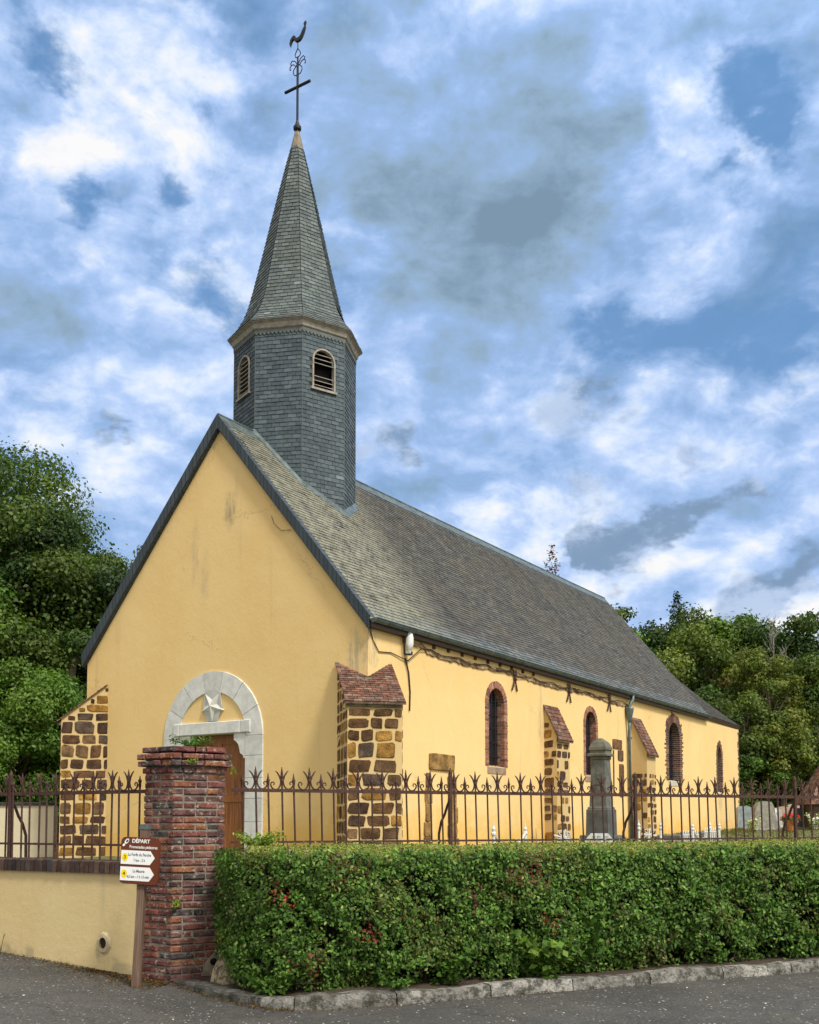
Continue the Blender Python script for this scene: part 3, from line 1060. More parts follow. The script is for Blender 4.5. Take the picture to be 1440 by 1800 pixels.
def flared(mb, a, b, top_a, top_b=None, real=False):
    """one roof face; hips bow slightly inwards above the eaves"""
    tb = top_b or top_a
    A0, B0, A1, B1 = Vector(a), Vector(b), Vector(top_a), Vector(tb)
    nm = (B0 - A0).cross(A1 - A0).normalized()

    def f(s_, t, n=0.0):
        p = (A0.lerp(A1, t)).lerp(B0.lerp(B1, t), s_)
        p = p + nm * n
        return (p.x, p.y, p.z - 0.16 * sin(pi * t) * (1 - t))
    rows_ = 10
    for k in range(rows_):
        mb.face([f(0, k / rows_, -.004), f(1, k / rows_, -.004), f(1, (k + 1) / rows_, -.004), f(0, (k + 1) / rows_, -.004)], DARK if real else (.07, .07, .066))
    if real:
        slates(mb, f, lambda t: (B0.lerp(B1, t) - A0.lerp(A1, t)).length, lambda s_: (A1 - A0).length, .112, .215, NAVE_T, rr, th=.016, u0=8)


flared(mb, P1, P2, AW, AP, True)
flared(mb, P2, P3, AP, None, True)
flared(mb, P3, P4, AP)
flared(mb, P4, P5, AP)
flared(mb, P5, P6, AP, AW)
croof = mb.build('choir_roof', M['slate_nave'], church)
mb = MB()
for a, b in ((P1, P2), (P2, P3), (P3, P4), (P4, P5)):
    d = Vector(b) - Vector(a); d.z = 0; d.normalize(); nn = Vector((-d.y, d.x, 0))
    A, B = Vector(a), Vector(b)
    lo = Vector((0, 0, -.16))
    mb.face([A + lo + nn * .06, B + lo + nn * .06, B - Vector((0, 0, .012)), A - Vector((0, 0, .012))])
    mb.face([A + lo + nn * .06, A + lo + nn * .3, B + lo + nn * .3, B + lo + nn * .06])
mb.build('eaves_board', M['dark_wood'], croof)

# --- eaves board and gutter on the nave
mb = MB()
mb.box(0.03, 22.45, -0.02, WS - .004, ZE - 0.20, ZE - 0.055)
mb.build('eaves_board', M['dark_wood'], church)
mb = MB()
gv, gz, gr = -0.065, ZE - 0.035, 0.078
segs = 7
u = 0.02
while u < 22.5:
    e = min(u + 0.5, 22.55)
    for k in range(segs):
        a0, a1 = pi + pi * k / segs, pi + pi * (k + 1) / segs
        q = [(u, gv + gr * cos(a0), gz + gr * sin(a0)), (u, gv + gr * cos(a1), gz + gr * sin(a1)),
             (e, gv + gr * cos(a1), gz + gr * sin(a1)), (e, gv + gr * cos(a0), gz + gr * sin(a0))]
        mb.face(q)
    mb.tube([(u, gv - gr - .004, gz + .005), (e, gv - gr - .004, gz + .005)], 0.012, 6)
    mb.tube([(u + .01, gv + (gr + .006) * cos(pi + pi * k / 8), gz + (gr + .006) * sin(pi + pi * k / 8)) for k in range(9)] if False else
            [(u + .01, gv + (gr + .005) * cos(pi + pi * k / 8), gz + (gr + .005) * sin(pi + pi * k / 8)) for k in range(9)], 0.009, 5)
    u = e
for ux in (0.02, 22.55):
    mb.face([(ux, gv + gr * cos(pi + pi * k / 8), gz + gr * sin(pi + pi * k / 8)) for k in range(9)])
gut = mb.build('gutter', M['zinc'], church)
mb = MB()
DP = 14.28
mb.tube([(DP, gv, gz - .06), (DP, gv, gz - .2), (DP - .10, -0.04, gz - .30), (DP - .14, 0.0, gz - .42), (DP - .14, .0, gz - .5)], 0.055, 8)
mb.lathe([(0.05, -0.46), (0.075, -0.36), (0.13, -0.10), (0.14, -0.04), (0.14, 0.0)], (DP - .14, 0.0, 5.14), 10)
mb.tube([(DP - .14, 0.0, 4.75), (DP - .08, 0.035, 4.3), (DP, 0.04, 0.7)], 0.052, 8)
for z in (4.2, 2.9, 1.7):
    mb.lathe([(.064, -.03), (.064, .03)], (DP, 0.04, z), 8)
mb.build('downpipe', M['zinc'], church, smooth=True)

# --- old cornice scar with cable, ties, lamp cables
mb = MB()
rs = random.Random(5)
u = 1.35
prev = None
while u < 14.3:
    zc = 5.28 + 0.03 * sin(u * 1.3) - .02 * (u / 14) + (0.08 if u < 2.2 else 0)
    up, lo = zc + .04 + rs.uniform(-.025, .02), zc - .07 + rs.uniform(-.03, .025)
    cur = (u, up, lo)
    if prev:
        c = rs.choice([(.24, .16, .09), (.30, .21, .12), (.18, .12, .075), (.36, .26, .14)])
        mb.hexa([(prev[0], WS + .005, prev[2]), (cur[0], WS + .005, cur[2]), (cur[0], WS + .005, cur[1]), (prev[0], WS + .005, prev[1])],
                [(prev[0], WS - .035, prev[2] + .01), (cur[0], WS - .035, cur[2] + .01), (cur[0], WS - .028, cur[1] - .01), (prev[0], WS - .028, prev[1] - .01)], c)
    prev = cur
    u += rs.uniform(.07, .16)
mb.build('cornice_remnant', M['ironstone'], church)
for k in range(9):
    uu = 2.55 + k * .62
    mb = MB()
    mb.box(uu, uu + .10, WS - .03, WS + .01, 5.36 + rs.uniform(-.01, .01), 5.44, (.10, .05, .03))
    mb.build('timber_stub', M['ironstone'], church)
mb = MB()
pts = [(0.12, WS - .02, 5.45), (0.25, WS - .02, 5.2), (0.45, WS - .02, 5.0), (0.9, WS - .02, 5.04), (1.5, WS - .04, 4.95)]
u = 2.0
k = 0
while u < 14.5:
    pts.append((u, WS - .055, 5.27 + .045 * sin(k * 2.1) + .01 * sin(k)))
    u += .42; k += 1
mb.tube(pts, 0.011, 5)
mb.tube([(1.42, WS - .03, 5.0), (1.55, WS - .03, 4.7), (1.62, WS - .02, 4.3), (1.6, WS - .02, 3.9)], 0.017, 5)
mb.tube([(0.08, 3.2, 9.55), (0.07, 3.5, 9.95), (0.07, 3.8, 10.1)], 0.007, 5)
mb.tube([(0.07, 2.1, 7.72), (0.06, 2.35, 7.74), (0.06, 2.55, 7.92), (.06, 2.62, 8.1)], 0.006, 5)
mb.build('cable', M['cable'], church)
for u, z in ((6.45, 5.13), (9.75, 5.16), (12.7, 5.17)):
    mb = MB()
    for dx in (-.14, .14):
        mb.tube([(u - dx, WS - .03, z - .28), (u + dx * .4, WS - .05, z + .12), (u + dx * .5, WS - .03, z + .24)], .022, 5)
    mb.tube([(u, WS, z), (u, WS - .09, z)], .035, 6)
    mb.build('wall_tie', M['iron'], church)

# --- buttresses
STONE = [(.082, .044, .022), (.105, .058, .028), (.20, .105, .024), (.24, .13, .032), (.062, .036, .024), (.125, .075, .038), (.090, .046, .020), (.078, .054, .040)]


def rubble(mb, o, ax, ay, nrm, w, z0, ztop, rows=(.19, .34), cw=(.25, .55), inside=None, rs=None, fill=1.0, gapw=.030, proud=.018):
    """uneven squared stones standing a little proud of the mortar on one face"""
    o, ax, ay, nrm = Vector(o), Vector(ax), Vector(ay), Vector(nrm)
    z = z0
    while z < ztop - .1:
        h = min(rs.uniform(*rows), ztop - z)
        x = -rs.uniform(0, .12)
        while x < w - .04:
            ww = rs.uniform(*cw)
            x0, x1 = max(x, .004), min(x + ww, w - .004)
            x += ww
            if x1 - x0 < .11 or rs.random() > fill: continue
            g = gapw * rs.uniform(.5, 1.3) / 2
            a, b, c, d = x0 + (g if x0 > .01 else 0), x1 - (g if x1 < w - .01 else 0), z + g, z + h - g * rs.uniform(.6, 1.5)
            if inside:
                dm = c + max(.09, (d - c) * .6)
                while b - a > .10 and inside(a, dm) and not inside(b, dm): b -= .02
                while b - a > .10 and inside(b, dm) and not inside(a, dm): a += .02
            if inside and not all(inside(px, pz) for px, pz in ((a, d), (b, d))):
                if not inside((a + b) / 2, c + .06): continue
                while d > c + .05 and not all(inside(px, d) for px in (a, b)): d -= .02
                if d - c < .06: continue
            n = 14
            pts = []
            cx, cz, rx, rz = (a + b) / 2, (c + d) / 2, (b - a) / 2, (d - c) / 2
            k1, k2, k3, k4 = (rs.uniform(-1, 1) for _ in range(4))
            for k in range(n):
                t = 2 * pi * k / n + .1
                e = rs.uniform(.2, .36)
                px = cx + rx * math.copysign(abs(cos(t)) ** e, cos(t)) * rs.uniform(.84, 1.0)
                pz = cz + rz * math.copysign(abs(sin(t)) ** e, sin(t)) * rs.uniform(.86, 1.0)
                xn, zn = (px - cx) / rx, (pz - cz) / rz
                px += rx * (.07 * k1 * zn - .05 * (1 + k4) * zn * zn * xn)
                pz += rz * (.13 * k2 * xn + .10 * k3 * xn * xn * zn)
                px, pz = max(.003, min(w - .003, px)), pz
                pts.append((px, pz))
            col = rs.choice(STONE)
            k_ = rs.uniform(.95, 1.55)
            col = tuple(q * k_ for q in col)
            pr = proud * rs.uniform(.6, 1.3)
            base = [o + ax * p[0] + ay * p[1] - nrm * .004 for p in pts]
            mid = [o + ax * p[0] + ay * p[1] + nrm * pr * .7 for p in pts]
            top = [o + ax * (cx + (p[0] - cx) * .9) + ay * (cz + (p[1] - cz) * .88) + nrm * (pr + rs.uniform(-.005, .006)) for p in pts]
            fs = []
            for k in range(n):
                j = (k + 1) % n
                fs += [(k, j, n + j, n + k), (n + k, n + j, 2 * n + j, 2 * n + k)]
            fs.append(tuple(range(2 * n, 3 * n)))
            mb.shared(base + mid + top, fs, col)
        z += h


TILES = [(.19, .090, .062), (.155, .075, .055), (.125, .068, .052), (.215, .110, .075), (.105, .065, .052), (.185, .125, .095)]


def tile_slope(mb, top_l, top_r, bot_l, bot_r, rs, ch=.11, tw=.17, clip=None, th=.02):
    """lapped clay tiles on a sloping quad"""
    tl, tr, bl, br_ = Vector(top_l), Vector(top_r), Vector(bot_l), Vector(bot_r)
    L = ((tl + tr) / 2 - (bl + br_) / 2).length
    nr = max(2, round(L / ch))
    nrm = (tr - tl).cross(tl - bl).normalized()
    if nrm.z < 0: nrm = -nrm
    for r in range(nr):
        t0, t1 = r / nr, (r + 1.25) / nr
        t1 = min(t1, 1.0)
        a0, b0 = bl.lerp(tl, t0), br_.lerp(tr, t0)
        a1, b1 = bl.lerp(tl, t1), br_.lerp(tr, t1)
        W_ = (b0 - a0).length
        nc = max(2, round(W_ / tw))
        off = .5 if r % 2 else 0
        edges = sorted(set([0.0, 1.0] + [min(1, max(0, (k + off) / nc)) for k in range(nc + 1)]))
        for s0, s1 in zip(edges[:-1], edges[1:]):
            if s1 - s0 < .02: continue
            g = .006 / max(W_, .1)
            lift = nrm * (th + rs.uniform(-.003, .006))
            q0, q1 = a0.lerp(b0, s0 + g), a0.lerp(b0, s1 - g)
            q2, q3 = a1.lerp(b1, s1 - g), a1.lerp(b1, s0 + g)
            if clip and not clip((q0 + q1 + q2 + q3) / 4): continue
            k_ = rs.uniform(.75, 1.15)
            col = tuple(c * k_ for c in rs.choice(TILES))
            dr = nrm * rs.uniform(-.003, .004)
            mb.hexa([q0 + nrm * .002, q1 + nrm * .002, q2, q3], [q0 + lift + dr, q1 + lift - dr, q2 + nrm * .008, q3 + nrm * .008], col)


MORT = (0.72, 0.50, 0.20)


def diag_buttress(corner, d, hw, proj, ztop, k, zb, seed, label=None):
    """corner buttress set diagonally; d = outward unit vector, its tiled top notched round the wall corner"""
    rs = random.Random(seed)
    c, d = Vector((*corner, 0)), Vector((*d, 0)).normalized()
    s = Vector((-d.y, d.x, 0))
    zt = lambda t: ztop - k * t
    mb = MB()
    L, R = c + s * hw, c - s * hw
    inn = -hw - .05
    A, B = L + d * proj, R + d * proj
    C_, D_ = L + d * inn, R + d * inn
    up = lambda p, z: Vector((p.x, p.y, z))
    mb.face([up(B, .2), up(A, .2), up(A, zt(proj)), up(B, zt(proj))][::-1])
    mb.face([up(A, .2), up(C_, .2), up(C_, zt(inn)), up(A, zt(proj))][::-1])
    mb.face([up(D_, .2), up(B, .2), up(B, zt(proj)), up(D_, zt(inn))][::-1])
    but = mb.build('buttress', M['buttress_render'], church)
    # stone courses on three faces
    mb = MB()
    rubble(mb, up(B, 0), s, (0, 0, 1), d, 2 * hw, zb, zt(proj) - .16, rs=rs)
    rubble(mb, up(A, 0), -d, (0, 0, 1), s, proj - inn, zb, zt(inn), rs=rs, inside=lambda x, z: z < zt(proj - x) - .03)
    rubble(mb, up(D_, 0), d, (0, 0, 1), -s, proj - inn, zb, zt(inn), rs=rs, proud=.004, inside=lambda x, z: z < zt(inn + x) - .03)
    # weathered string under the tiles
    for kk in range(3):
        x0, x1 = 2 * hw * kk / 3, 2 * hw * (kk + 1) / 3 - .012
        p, q = up(B + s * x0, zt(proj) - .15), up(B + s * x1, zt(proj) - .15)
        mb.hexa([p - d * .03, q - d * .03, q + d * .05, p + d * .05],
                [p - d * .03 + Vector((0, 0, .11)), q - d * .03 + Vector((0, 0, .11)), q + d * .075 + Vector((0, 0, .11)), p + d * .075 + Vector((0, 0, .11))], (.16, .13, .085))
    # footing course
    fz = zb + .55
    for kk in range(4):
        x0, x1 = 2 * hw * kk / 4 - .03, 2 * hw * (kk + 1) / 4 - .01
        p, q = up(B + s * x0, zb), up(B + s * x1, zb)
        hh = Vector((0, 0, .3 + rs.uniform(-.04, .04)))
        mb.chamfer([p - d * .02, q - d * .02, q + d * .09, p + d * .09], [p - d * .02 + hh, q - d * .02 + hh, q + d * .09 + hh, p + d * .09 + hh], .03, tuple(x * 1.3 for x in rs.choice(STONE)))
    mb.build('stonework', M['ironstone'], but)
    mb = MB()
    o = .06
    tl, tr = up(c + s * (hw + o) - d * (hw + .0), zt(-hw)), up(c - s * (hw + o) - d * (hw + .0), zt(-hw))
    bl, br_ = up(c + s * (hw + o) + d * (proj + .09), zt(proj + .09)), up(c - s * (hw + o) + d * (proj + .09), zt(proj + .09))
    # bed under the tiles, then the tiles; those inside the wall corner are left out
    def out(p):
        r = p - c
        return r.dot(d) > -abs(r.dot(s)) - .05
    tile_slope(mb, tl, tr, bl, br_, rs, ch=.095, tw=.16, clip=out)
    mid = up(c, zt(0)) + Vector((0, 0, -.004))
    mb.shared([bl, br_, tr, mid, tl], [(0, 1, 3), (1, 2, 3), (0, 3, 4)], (.12, .07, .05))
    bl2, br2 = bl - Vector((0, 0, .04)), br_ - Vector((0, 0, .04))
    mb.shared([bl, br_, br2, bl2], [(0, 1, 2, 3)], (.12, .08, .06))
    mb.shared([bl2, br2, up(B, zt(proj) - .05), up(A, zt(proj) - .05)], [(0, 1, 2, 3)], (.3, .2, .1))
    mb.build('tile_cap', M['tile'], but)
    return but


diag_buttress((WF, WS), (-1, -1), 0.53, 0.80, 4.44, 0.67, 0.75, 21)
diag_buttress((WF, WN), (-1, 1), 0.52, 0.52, 4.42, 0.80, 0.75, 22)


def wall_buttress(u0, u1, proj, zt, zb_, zg, seed, fill=.9, plain_to=None):
    """buttress square to the south wall with steep tiled weathering"""
    rs = random.Random(seed)
    y0, y1 = WS, WS - proj
    mb = MB()
    mb.face([(u0, y1, .2), (u1, y1, .2), (u1, y1, zb_), (u0, y1, zb_)])
    mb.face([(u0, y0, .2), (u0, y1, .2), (u0, y1, zb_), (u0, y0, zt)])
    mb.face([(u1, y1, .2), (u1, y0, .2), (u1, y0, zt), (u1, y1, zb_)])
    but = mb.build('buttress', M['buttress_render'], church)
    mb = MB()
    top = (plain_to or zb_) - .08
    rubble(mb, (u0, y1, 0), (1, 0, 0), (0, 0, 1), (0, -1, 0), u1 - u0, zg, top, rows=(.18, .3), cw=(.2, .42), rs=rs, fill=fill, gapw=.06)
    rubble(mb, (u0, y0, 0), (0, -1, 0), (0, 0, 1), (-1, 0, 0), proj, zg, top + (.0 if plain_to else .5), rows=(.2, .3), cw=(.2, .42), rs=rs, fill=fill,
           inside=lambda x, z: z < zt + (zb_ - zt) * x / proj - .1, gapw=.07)
    rubble(mb, (u1, y1, 0), (0, 1, 0), (0, 0, 1), (1, 0, 0), proj, zg, top, rows=(.2, .3), cw=(.2, .4), rs=rs, fill=fill, gapw=.06)
    mb.build('stonework', M['ironstone'], but)
    mb = MB()
    sl = (zb_ - zt) / proj
    o = .09
    a, b = (u0 - .05, y0 + .0, zt + .05), (u1 + .05, y0 + .0, zt + .05)
    c, d = (u0 - .05, y1 - o, zb_ + .05 + sl * o), (u1 + .05, y1 - o, zb_ + .05 + sl * o)
    tile_slope(mb, a, b, c, d, rs, ch=.115, tw=.17, th=.024)
    dn = Vector((0, 0, -.045))
    a, b, c, d = map(Vector, (a, b, c, d))
    mb.shared([a, b, c, d, a + dn, b + dn, c + dn, d + dn], [(0, 1, 3, 2), (4, 6, 7, 5), (2, 3, 7, 6), (0, 2, 6, 4), (1, 5, 7, 3)], (.15, .10, .07))
    mb.build('tile_cap', M['tile'], but)


wall_buttress(8.20, 9.02, 0.36, 4.62, 3.86, 0.85, 31)
wall_buttress(14.60, 15.40, 0.50, 4.84, 3.80, 0.95, 32, fill=.75, plain_to=3.2)

# --- windows
BR = {'red': [(.33, .15, .095), (.38, .18, .115), (.28, .13, .09), (.42, .22, .15), (.22, .11, .085)],
      'brown': [(.15, .075, .055), (.19, .095, .065), (.12, .07, .055), (.24, .13, .09), (.10, .07, .065)]}


def window(w, frame3d, seed):
    rs = random.Random(seed)
    a, c, z0, top, pt = w['a'], w['c'], w['z0'], w['top'], w['pt']
    cols = BR[w['tint']]
    DEP = w['d']
    inner = arch_outline(c, a, z0, top, pt, 16)
    P = [Vector((*p, 0)) for p in inner]
    # even steps of one brick along the outline
    pts = [P[0]]
    L = sum((q - p).length for p, q in zip(P[:-1], P[1:]))
    n = round(L / 0.072)
    step, acc, i = L / n, 0.0, 0
    cum = [0]
    for p, q in zip(P[:-1], P[1:]): cum.append(cum[-1] + (q - p).length)
    def at(s):
        s = max(0, min(L - 1e-6, s))
        for k in range(len(P) - 1):
            if cum[k + 1] >= s:
                return P[k].lerp(P[k + 1], (s - cum[k]) / (cum[k + 1] - cum[k]))
        return P[-1]
    def nrm(s):
        t = (at(s + .02) - at(s - .02)); t.normalize()
        return Vector((-t.y, t.x, 0))
    win = MB()
    # glass set back in the wall
    g = [frame3d(p[0], p[1], DEP) for p in inner]
    win.face(g[::-1])
    wo = win.build('window', M['glass'], church)
    # mortar bed of the surround and the reveal
    mb = MB()
    mc = (.46, .36, .26) if w['tint'] == 'red' else (.50, .44, .34)
    wmin = w['w'][0] * .93
    for k in range(n):
        s0, s1 = k * step, (k + 1) * step
        p0, p1, n0, n1 = at(s0), at(s1), nrm(s0), nrm(s1)
        o0, o1 = p0 + n0 * wmin, p1 + n1 * wmin
        mb.face([frame3d(*p0.xy, -.003), frame3d(*p1.xy, -.003), frame3d(*o1.xy, -.003), frame3d(*o0.xy, -.003)], mc)
        mb.face([frame3d(*p0.xy, -.003), frame3d(*p0.xy, DEP), frame3d(*p1.xy, DEP), frame3d(*p1.xy, -.003)], mc)
    mb.build('mortar_bed', M['mortar'], wo)
    mb = MB()
    for k in range(n):
        s0, s1 = k * step + .008, (k + 1) * step - .008
        p0, p1, n0, n1 = at(s0), at(s1), nrm(s0), nrm(s1)
        arch = z0 + .3 < min(p0.y, p1.y) and abs(n0.y) > .15
        wd = rs.uniform(*w['w']) if (k % 2 or arch) else (w['w'][0] if w['tint'] == 'red' else rs.uniform(w['w'][0] * .8, w['w'][0] * 1.05))
        o0, o1 = p0 + n0 * wd, p1 + n1 * wd
        i0, i1 = p0 - n0 * .006, p1 - n1 * .006
        kk = rs.uniform(.7, 1.15)
        col = tuple(x * kk for x in rs.choice(cols))
        f = -.011 - rs.uniform(0, .004)
        # stretcher and header pieces of the reveal
        split = DEP * (.66 if k % 2 else .36)
        for d0, d1, face in ((f, split - .006, True), (split + .006, DEP, False)):
            if not face:
                kk2 = rs.uniform(.6, 1.0); col2 = tuple(x * kk2 for x in rs.choice(cols))
            else:
                col2 = col
            q0, q1 = (o0, o1) if face else (p0 + n0 * .04, p1 + n1 * .04)
            mb.hexa([frame3d(*i0.xy, d1), frame3d(*i1.xy, d1), frame3d(*q1.xy, d1), frame3d(*q0.xy, d1)],
                    [frame3d(*i0.xy, d0), frame3d(*i1.xy, d0), frame3d(*q1.xy, d0), frame3d(*q0.xy, d0)], col2)
    mb.build('brick_surround', M['win_brick'], wo)
    # sill of bricks on edge
    mb = MB()
    ns = max(6, round(2 * (a + .06) / .075))
    x = c - a - .06
    sw = 2 * (a + .06) / ns
    for k in range(ns):
        kk = rs.uniform(.8, 1.15)
        col = (.36 * kk, .26 * kk, .19 * kk) if w['tint'] == 'red' else (.52 * kk, .50 * kk, .44 * kk)
        x0, x1 = x + k * sw + .005, x + (k + 1) * sw - .005
        b = [frame3d(x0, z0 - .17, DEP), frame3d(x1, z0 - .17, DEP), frame3d(x1, z0 - .17, -.02), frame3d(x0, z0 - .17, -.02)]
        t = [frame3d(x0, z0 + .05, DEP), frame3d(x1, z0 + .05, DEP), frame3d(x1, z0 - .02, -.02), frame3d(x0, z0 - .02, -.02)]
        mb.hexa(b, t, col)
    mb.build('sill', M['limestone'], wo)
    # iron bars and glazing leads
    mb = MB()
    zs = z0
    bars = (-.5, 0, .5) if a < .5 else (-.6, -.2, .2, .6)
    for q in bars:
        x = c + a * q
        zt = top - a * .25 if abs(q) < .3 else top - a * .45
        mb.tube([frame3d(x, z0, DEP - .05), frame3d(x, zt, DEP - .05)], .016, 5)
    z = z0 + .25
    while z < top - .2:
        hwid = a * (1 if z < top - a else .7)
        mb.tube([frame3d(c - hwid, z, DEP - .03), frame3d(c + hwid, z, DEP - .03)], .009 if a < .5 else .02, 5)
        z += .34
    mb.build('window_bars', M['dark_iron'], wo)


for i, w in enumerate(WIN[:3]):
    window(w, lambda u, z, n=0.0: (u, WS + n, z), 40 + i)
window(WIN[3], lambda u, z, n=0.0: choir(u, z, n), 44)
# quoin of bricks at the choir corner
mb = MB()
rs = random.Random(9)
z = 0.9
while z < 5.4:
    L = rs.choice([.12, .22, .3])
    kk = rs.uniform(.7, 1.1)
    col = tuple(x * kk for x in rs.choice(BR['brown']))
    ue = 22.6 + CL
    mb.hexa([choir(ue - L, z, .05), choir(ue + .008, z, .05), choir(ue + .008, z, -.008), choir(ue - L, z, -.008)],
            [choir(ue - L, z + .055, .05), choir(ue + .008, z + .055, .05), choir(ue + .008, z + .055, -.008), choir(ue - L, z + .055, -.008)], col)
    z += .068
mb.build('brick_quoin', M['win_brick'], church)

# --- blocked openings in the south wall
OCH = [(.30, .175, .060), (.36, .22, .085), (.26, .15, .06), (.16, .09, .05)]


def block(mb, u0, u1, z0, z1, col, rs, pr=.03):
    j = lambda: rs.uniform(-.012, .012)
    b = [(u0, WS + .004, z0), (u1, WS + .004, z0), (u1, WS + .004, z1), (u0, WS + .004, z1)]
    n = 10
    pts = []
    cx, cz, rx, rz = (u0 + u1) / 2, (z0 + z1) / 2, (u1 - u0) / 2, (z1 - z0) / 2
    for k in range(16):
        t = 2 * pi * k / 16 + .05
        e = .22
        pts.append((cx + rx * math.copysign(abs(cos(t)) ** e, cos(t)) + j(), cz + rz * math.copysign(abs(sin(t)) ** e, sin(t)) + j()))
    base = [(p[0], WS + .004, p[1]) for p in pts]
    mid = [(p[0], WS - pr * .8, p[1]) for p in pts]
    top = [(cx + (p[0] - cx) * .93, WS - pr, cz + (p[1] - cz) * .93) for p in pts]
    fs = []
    for k in range(16):
        q = (k + 1) % 16
        fs += [(k, q, 16 + q, 16 + k), (16 + k, 16 + q, 32 + q, 32 + k)]
    fs.append(tuple(range(32, 48)))
    mb.shared(base + mid + top, fs, col)


rs = random.Random(17)
mb = MB()
block(mb, 2.39, 3.46, 2.70, 3.07, OCH[0], rs, .05)
z = 2.62
while z > 0.9:
    h = rs.uniform(.25, .42)
    block(mb, 2.22 + rs.uniform(-.05, .05), 2.50 + rs.uniform(-.1, .02), z - h + .02, z, rs.choice(OCH), rs)
    block(mb, 3.18 + rs.uniform(-.03, .05), 3.55 + rs.uniform(-.1, .12), z - h + .02 - .05, z - .04, rs.choice(OCH), rs)
    z -= h
mb.build('blocked_doorway', M['ironstone'], church)
mb = MB()
block(mb, 13.0, 13.75, 3.80, 4.10, (.17, .09, .045), rs)
block(mb, 13.42, 13.85, 3.45, 3.78, (.13, .075, .04), rs)
block(mb, 13.50, 13.88, 2.35, 3.35, (.15, .08, .04), rs)
mb.box(13.02, 13.12, WS - .008, WS + .01, 2.4, 3.75, (.07, .05, .035))
mb.build('blocked_window', M['ironstone'], church)

# --- west door with stone arch
rs = random.Random(23)
LS = (.60, .615, .59)


def pale():
    k = rs.uniform(.92, 1.06)
    return tuple(x * k for x in LS)


mb = MB()
SZ, RO, RI = 3.42, 1.475, 1.0
PR = WF - .035
# voussoirs
cuts = [0, 26, 52, 77, 101, 126, 152, 180]
for a0, a1 in zip(cuts[:-1], cuts[1:]):
    nseg = 6
    t0, t1 = radians(a0) + .005, radians(a1) - .005
    col = pale()
    for k in range(nseg):
        b0, b1 = t0 + (t1 - t0) * k / nseg, t0 + (t1 - t0) * (k + 1) / nseg
        q = lambda r, t, x: (x, DC - r * cos(t), SZ + r * sin(t))
        for x_in, x_out, ri, ro in ((WF + .03, PR, RI, RO),):
            mb.hexa([q(ri, b0, x_in), q(ri, b1, x_in), q(ro, b1, x_in), q(ro, b0, x_in)],
                    [q(ri + .012, b0, x_out), q(ri + .012, b1, x_out), q(ro - .008, b1, x_out), q(ro - .008, b0, x_out)], col)
# jambs
z = SZ
hs = [.44, .48, .44, .50, .46, .5, .4]
for k, h in enumerate(hs):
    z1 = z - h
    for sgn in (-1, 1):
        v0, v1 = DC + sgn * DH, DC + sgn * RO
        a, b = min(v0, v1), max(v0, v1)
        mb.chamfer([(WF + .25, a, z1 + .006), (WF + .25, a, z), (WF + .25, b, z), (WF + .25, b, z1 + .006)][::-1],
                   [(PR, a, z1 + .006), (PR, a, z), (PR, b, z), (PR, b, z1 + .006)][::-1], .008, pale())
    z = z1
    if z < .7: break
# lintel in three pieces, standing prouder
for v0, v1 in ((DC - 1.14, DC - .86), (DC - .855, DC + .96), (DC + .965, DC + 1.14)):
    mb.chamfer([(WF + .28, v0, 3.49), (WF + .28, v0, 3.76), (WF + .28, v1, 3.76), (WF + .28, v1, 3.49)][::-1],
               [(PR - .035, v0, 3.49), (PR - .035, v0, 3.76), (PR - .035, v1, 3.76), (PR - .035, v1, 3.49)][::-1], .014, pale())
# curved brackets under the lintel
for sgn in (-1, 1):
    e = DC + sgn * (DH + .002)
    prof = [(0, 3.488), (-.33, 3.488), (-.33, 3.34), (-.27, 3.31), (-.20, 3.24), (-.17, 3.14), (-.15, 3.05), (-.06, 3.0), (-.05, 2.94), (0, 2.94)]
    mb.prism([(PR + .01, e + sgn * p[0], p[1]) for p in prof], (.24, 0, 0), pale())
surr = mb.build('door_surround', M['limestone'], church)
# star
mb = MB()
cv, cz, R_ = 4.28, 4.11, .34
hexp = []
for k in range(10):
    a = -pi / 2 + 2 * pi * k / 10
    r = R_ if k % 2 == 0 else R_ * .41
    hexp.append((cv - r * cos(a), cz + r * sin(a)))
plate = [hexp[k] for k in (0, 2, 4, 6, 8)]
mb.prism([(WF - .006, cv + .24 * q, cz + w_) for q, w_ in ((-.62, -.33), (.62, -.33), (1.15, -.02), (.95, .30), (.5, .36), (-.5, .36), (-.95, .30), (-1.15, -.02))], (-.035, 0, 0), (.47, .48, .45))
ctr = (WF - .115, cv, cz)
for k in range(10):
    a, b = hexp[k], hexp[(k + 1) % 10]
    mb.face([(WF - .05, a[0], a[1]), (WF - .05, b[0], b[1]), ctr], (.62, .62, .58))
    mb.face([(WF - .05, b[0], b[1]), (WF - .05, a[0], a[1]), (WF, a[0], a[1]), (WF, b[0], b[1])], (.62, .62, .58))
mb.build('star_carving', M['limestone'], church)
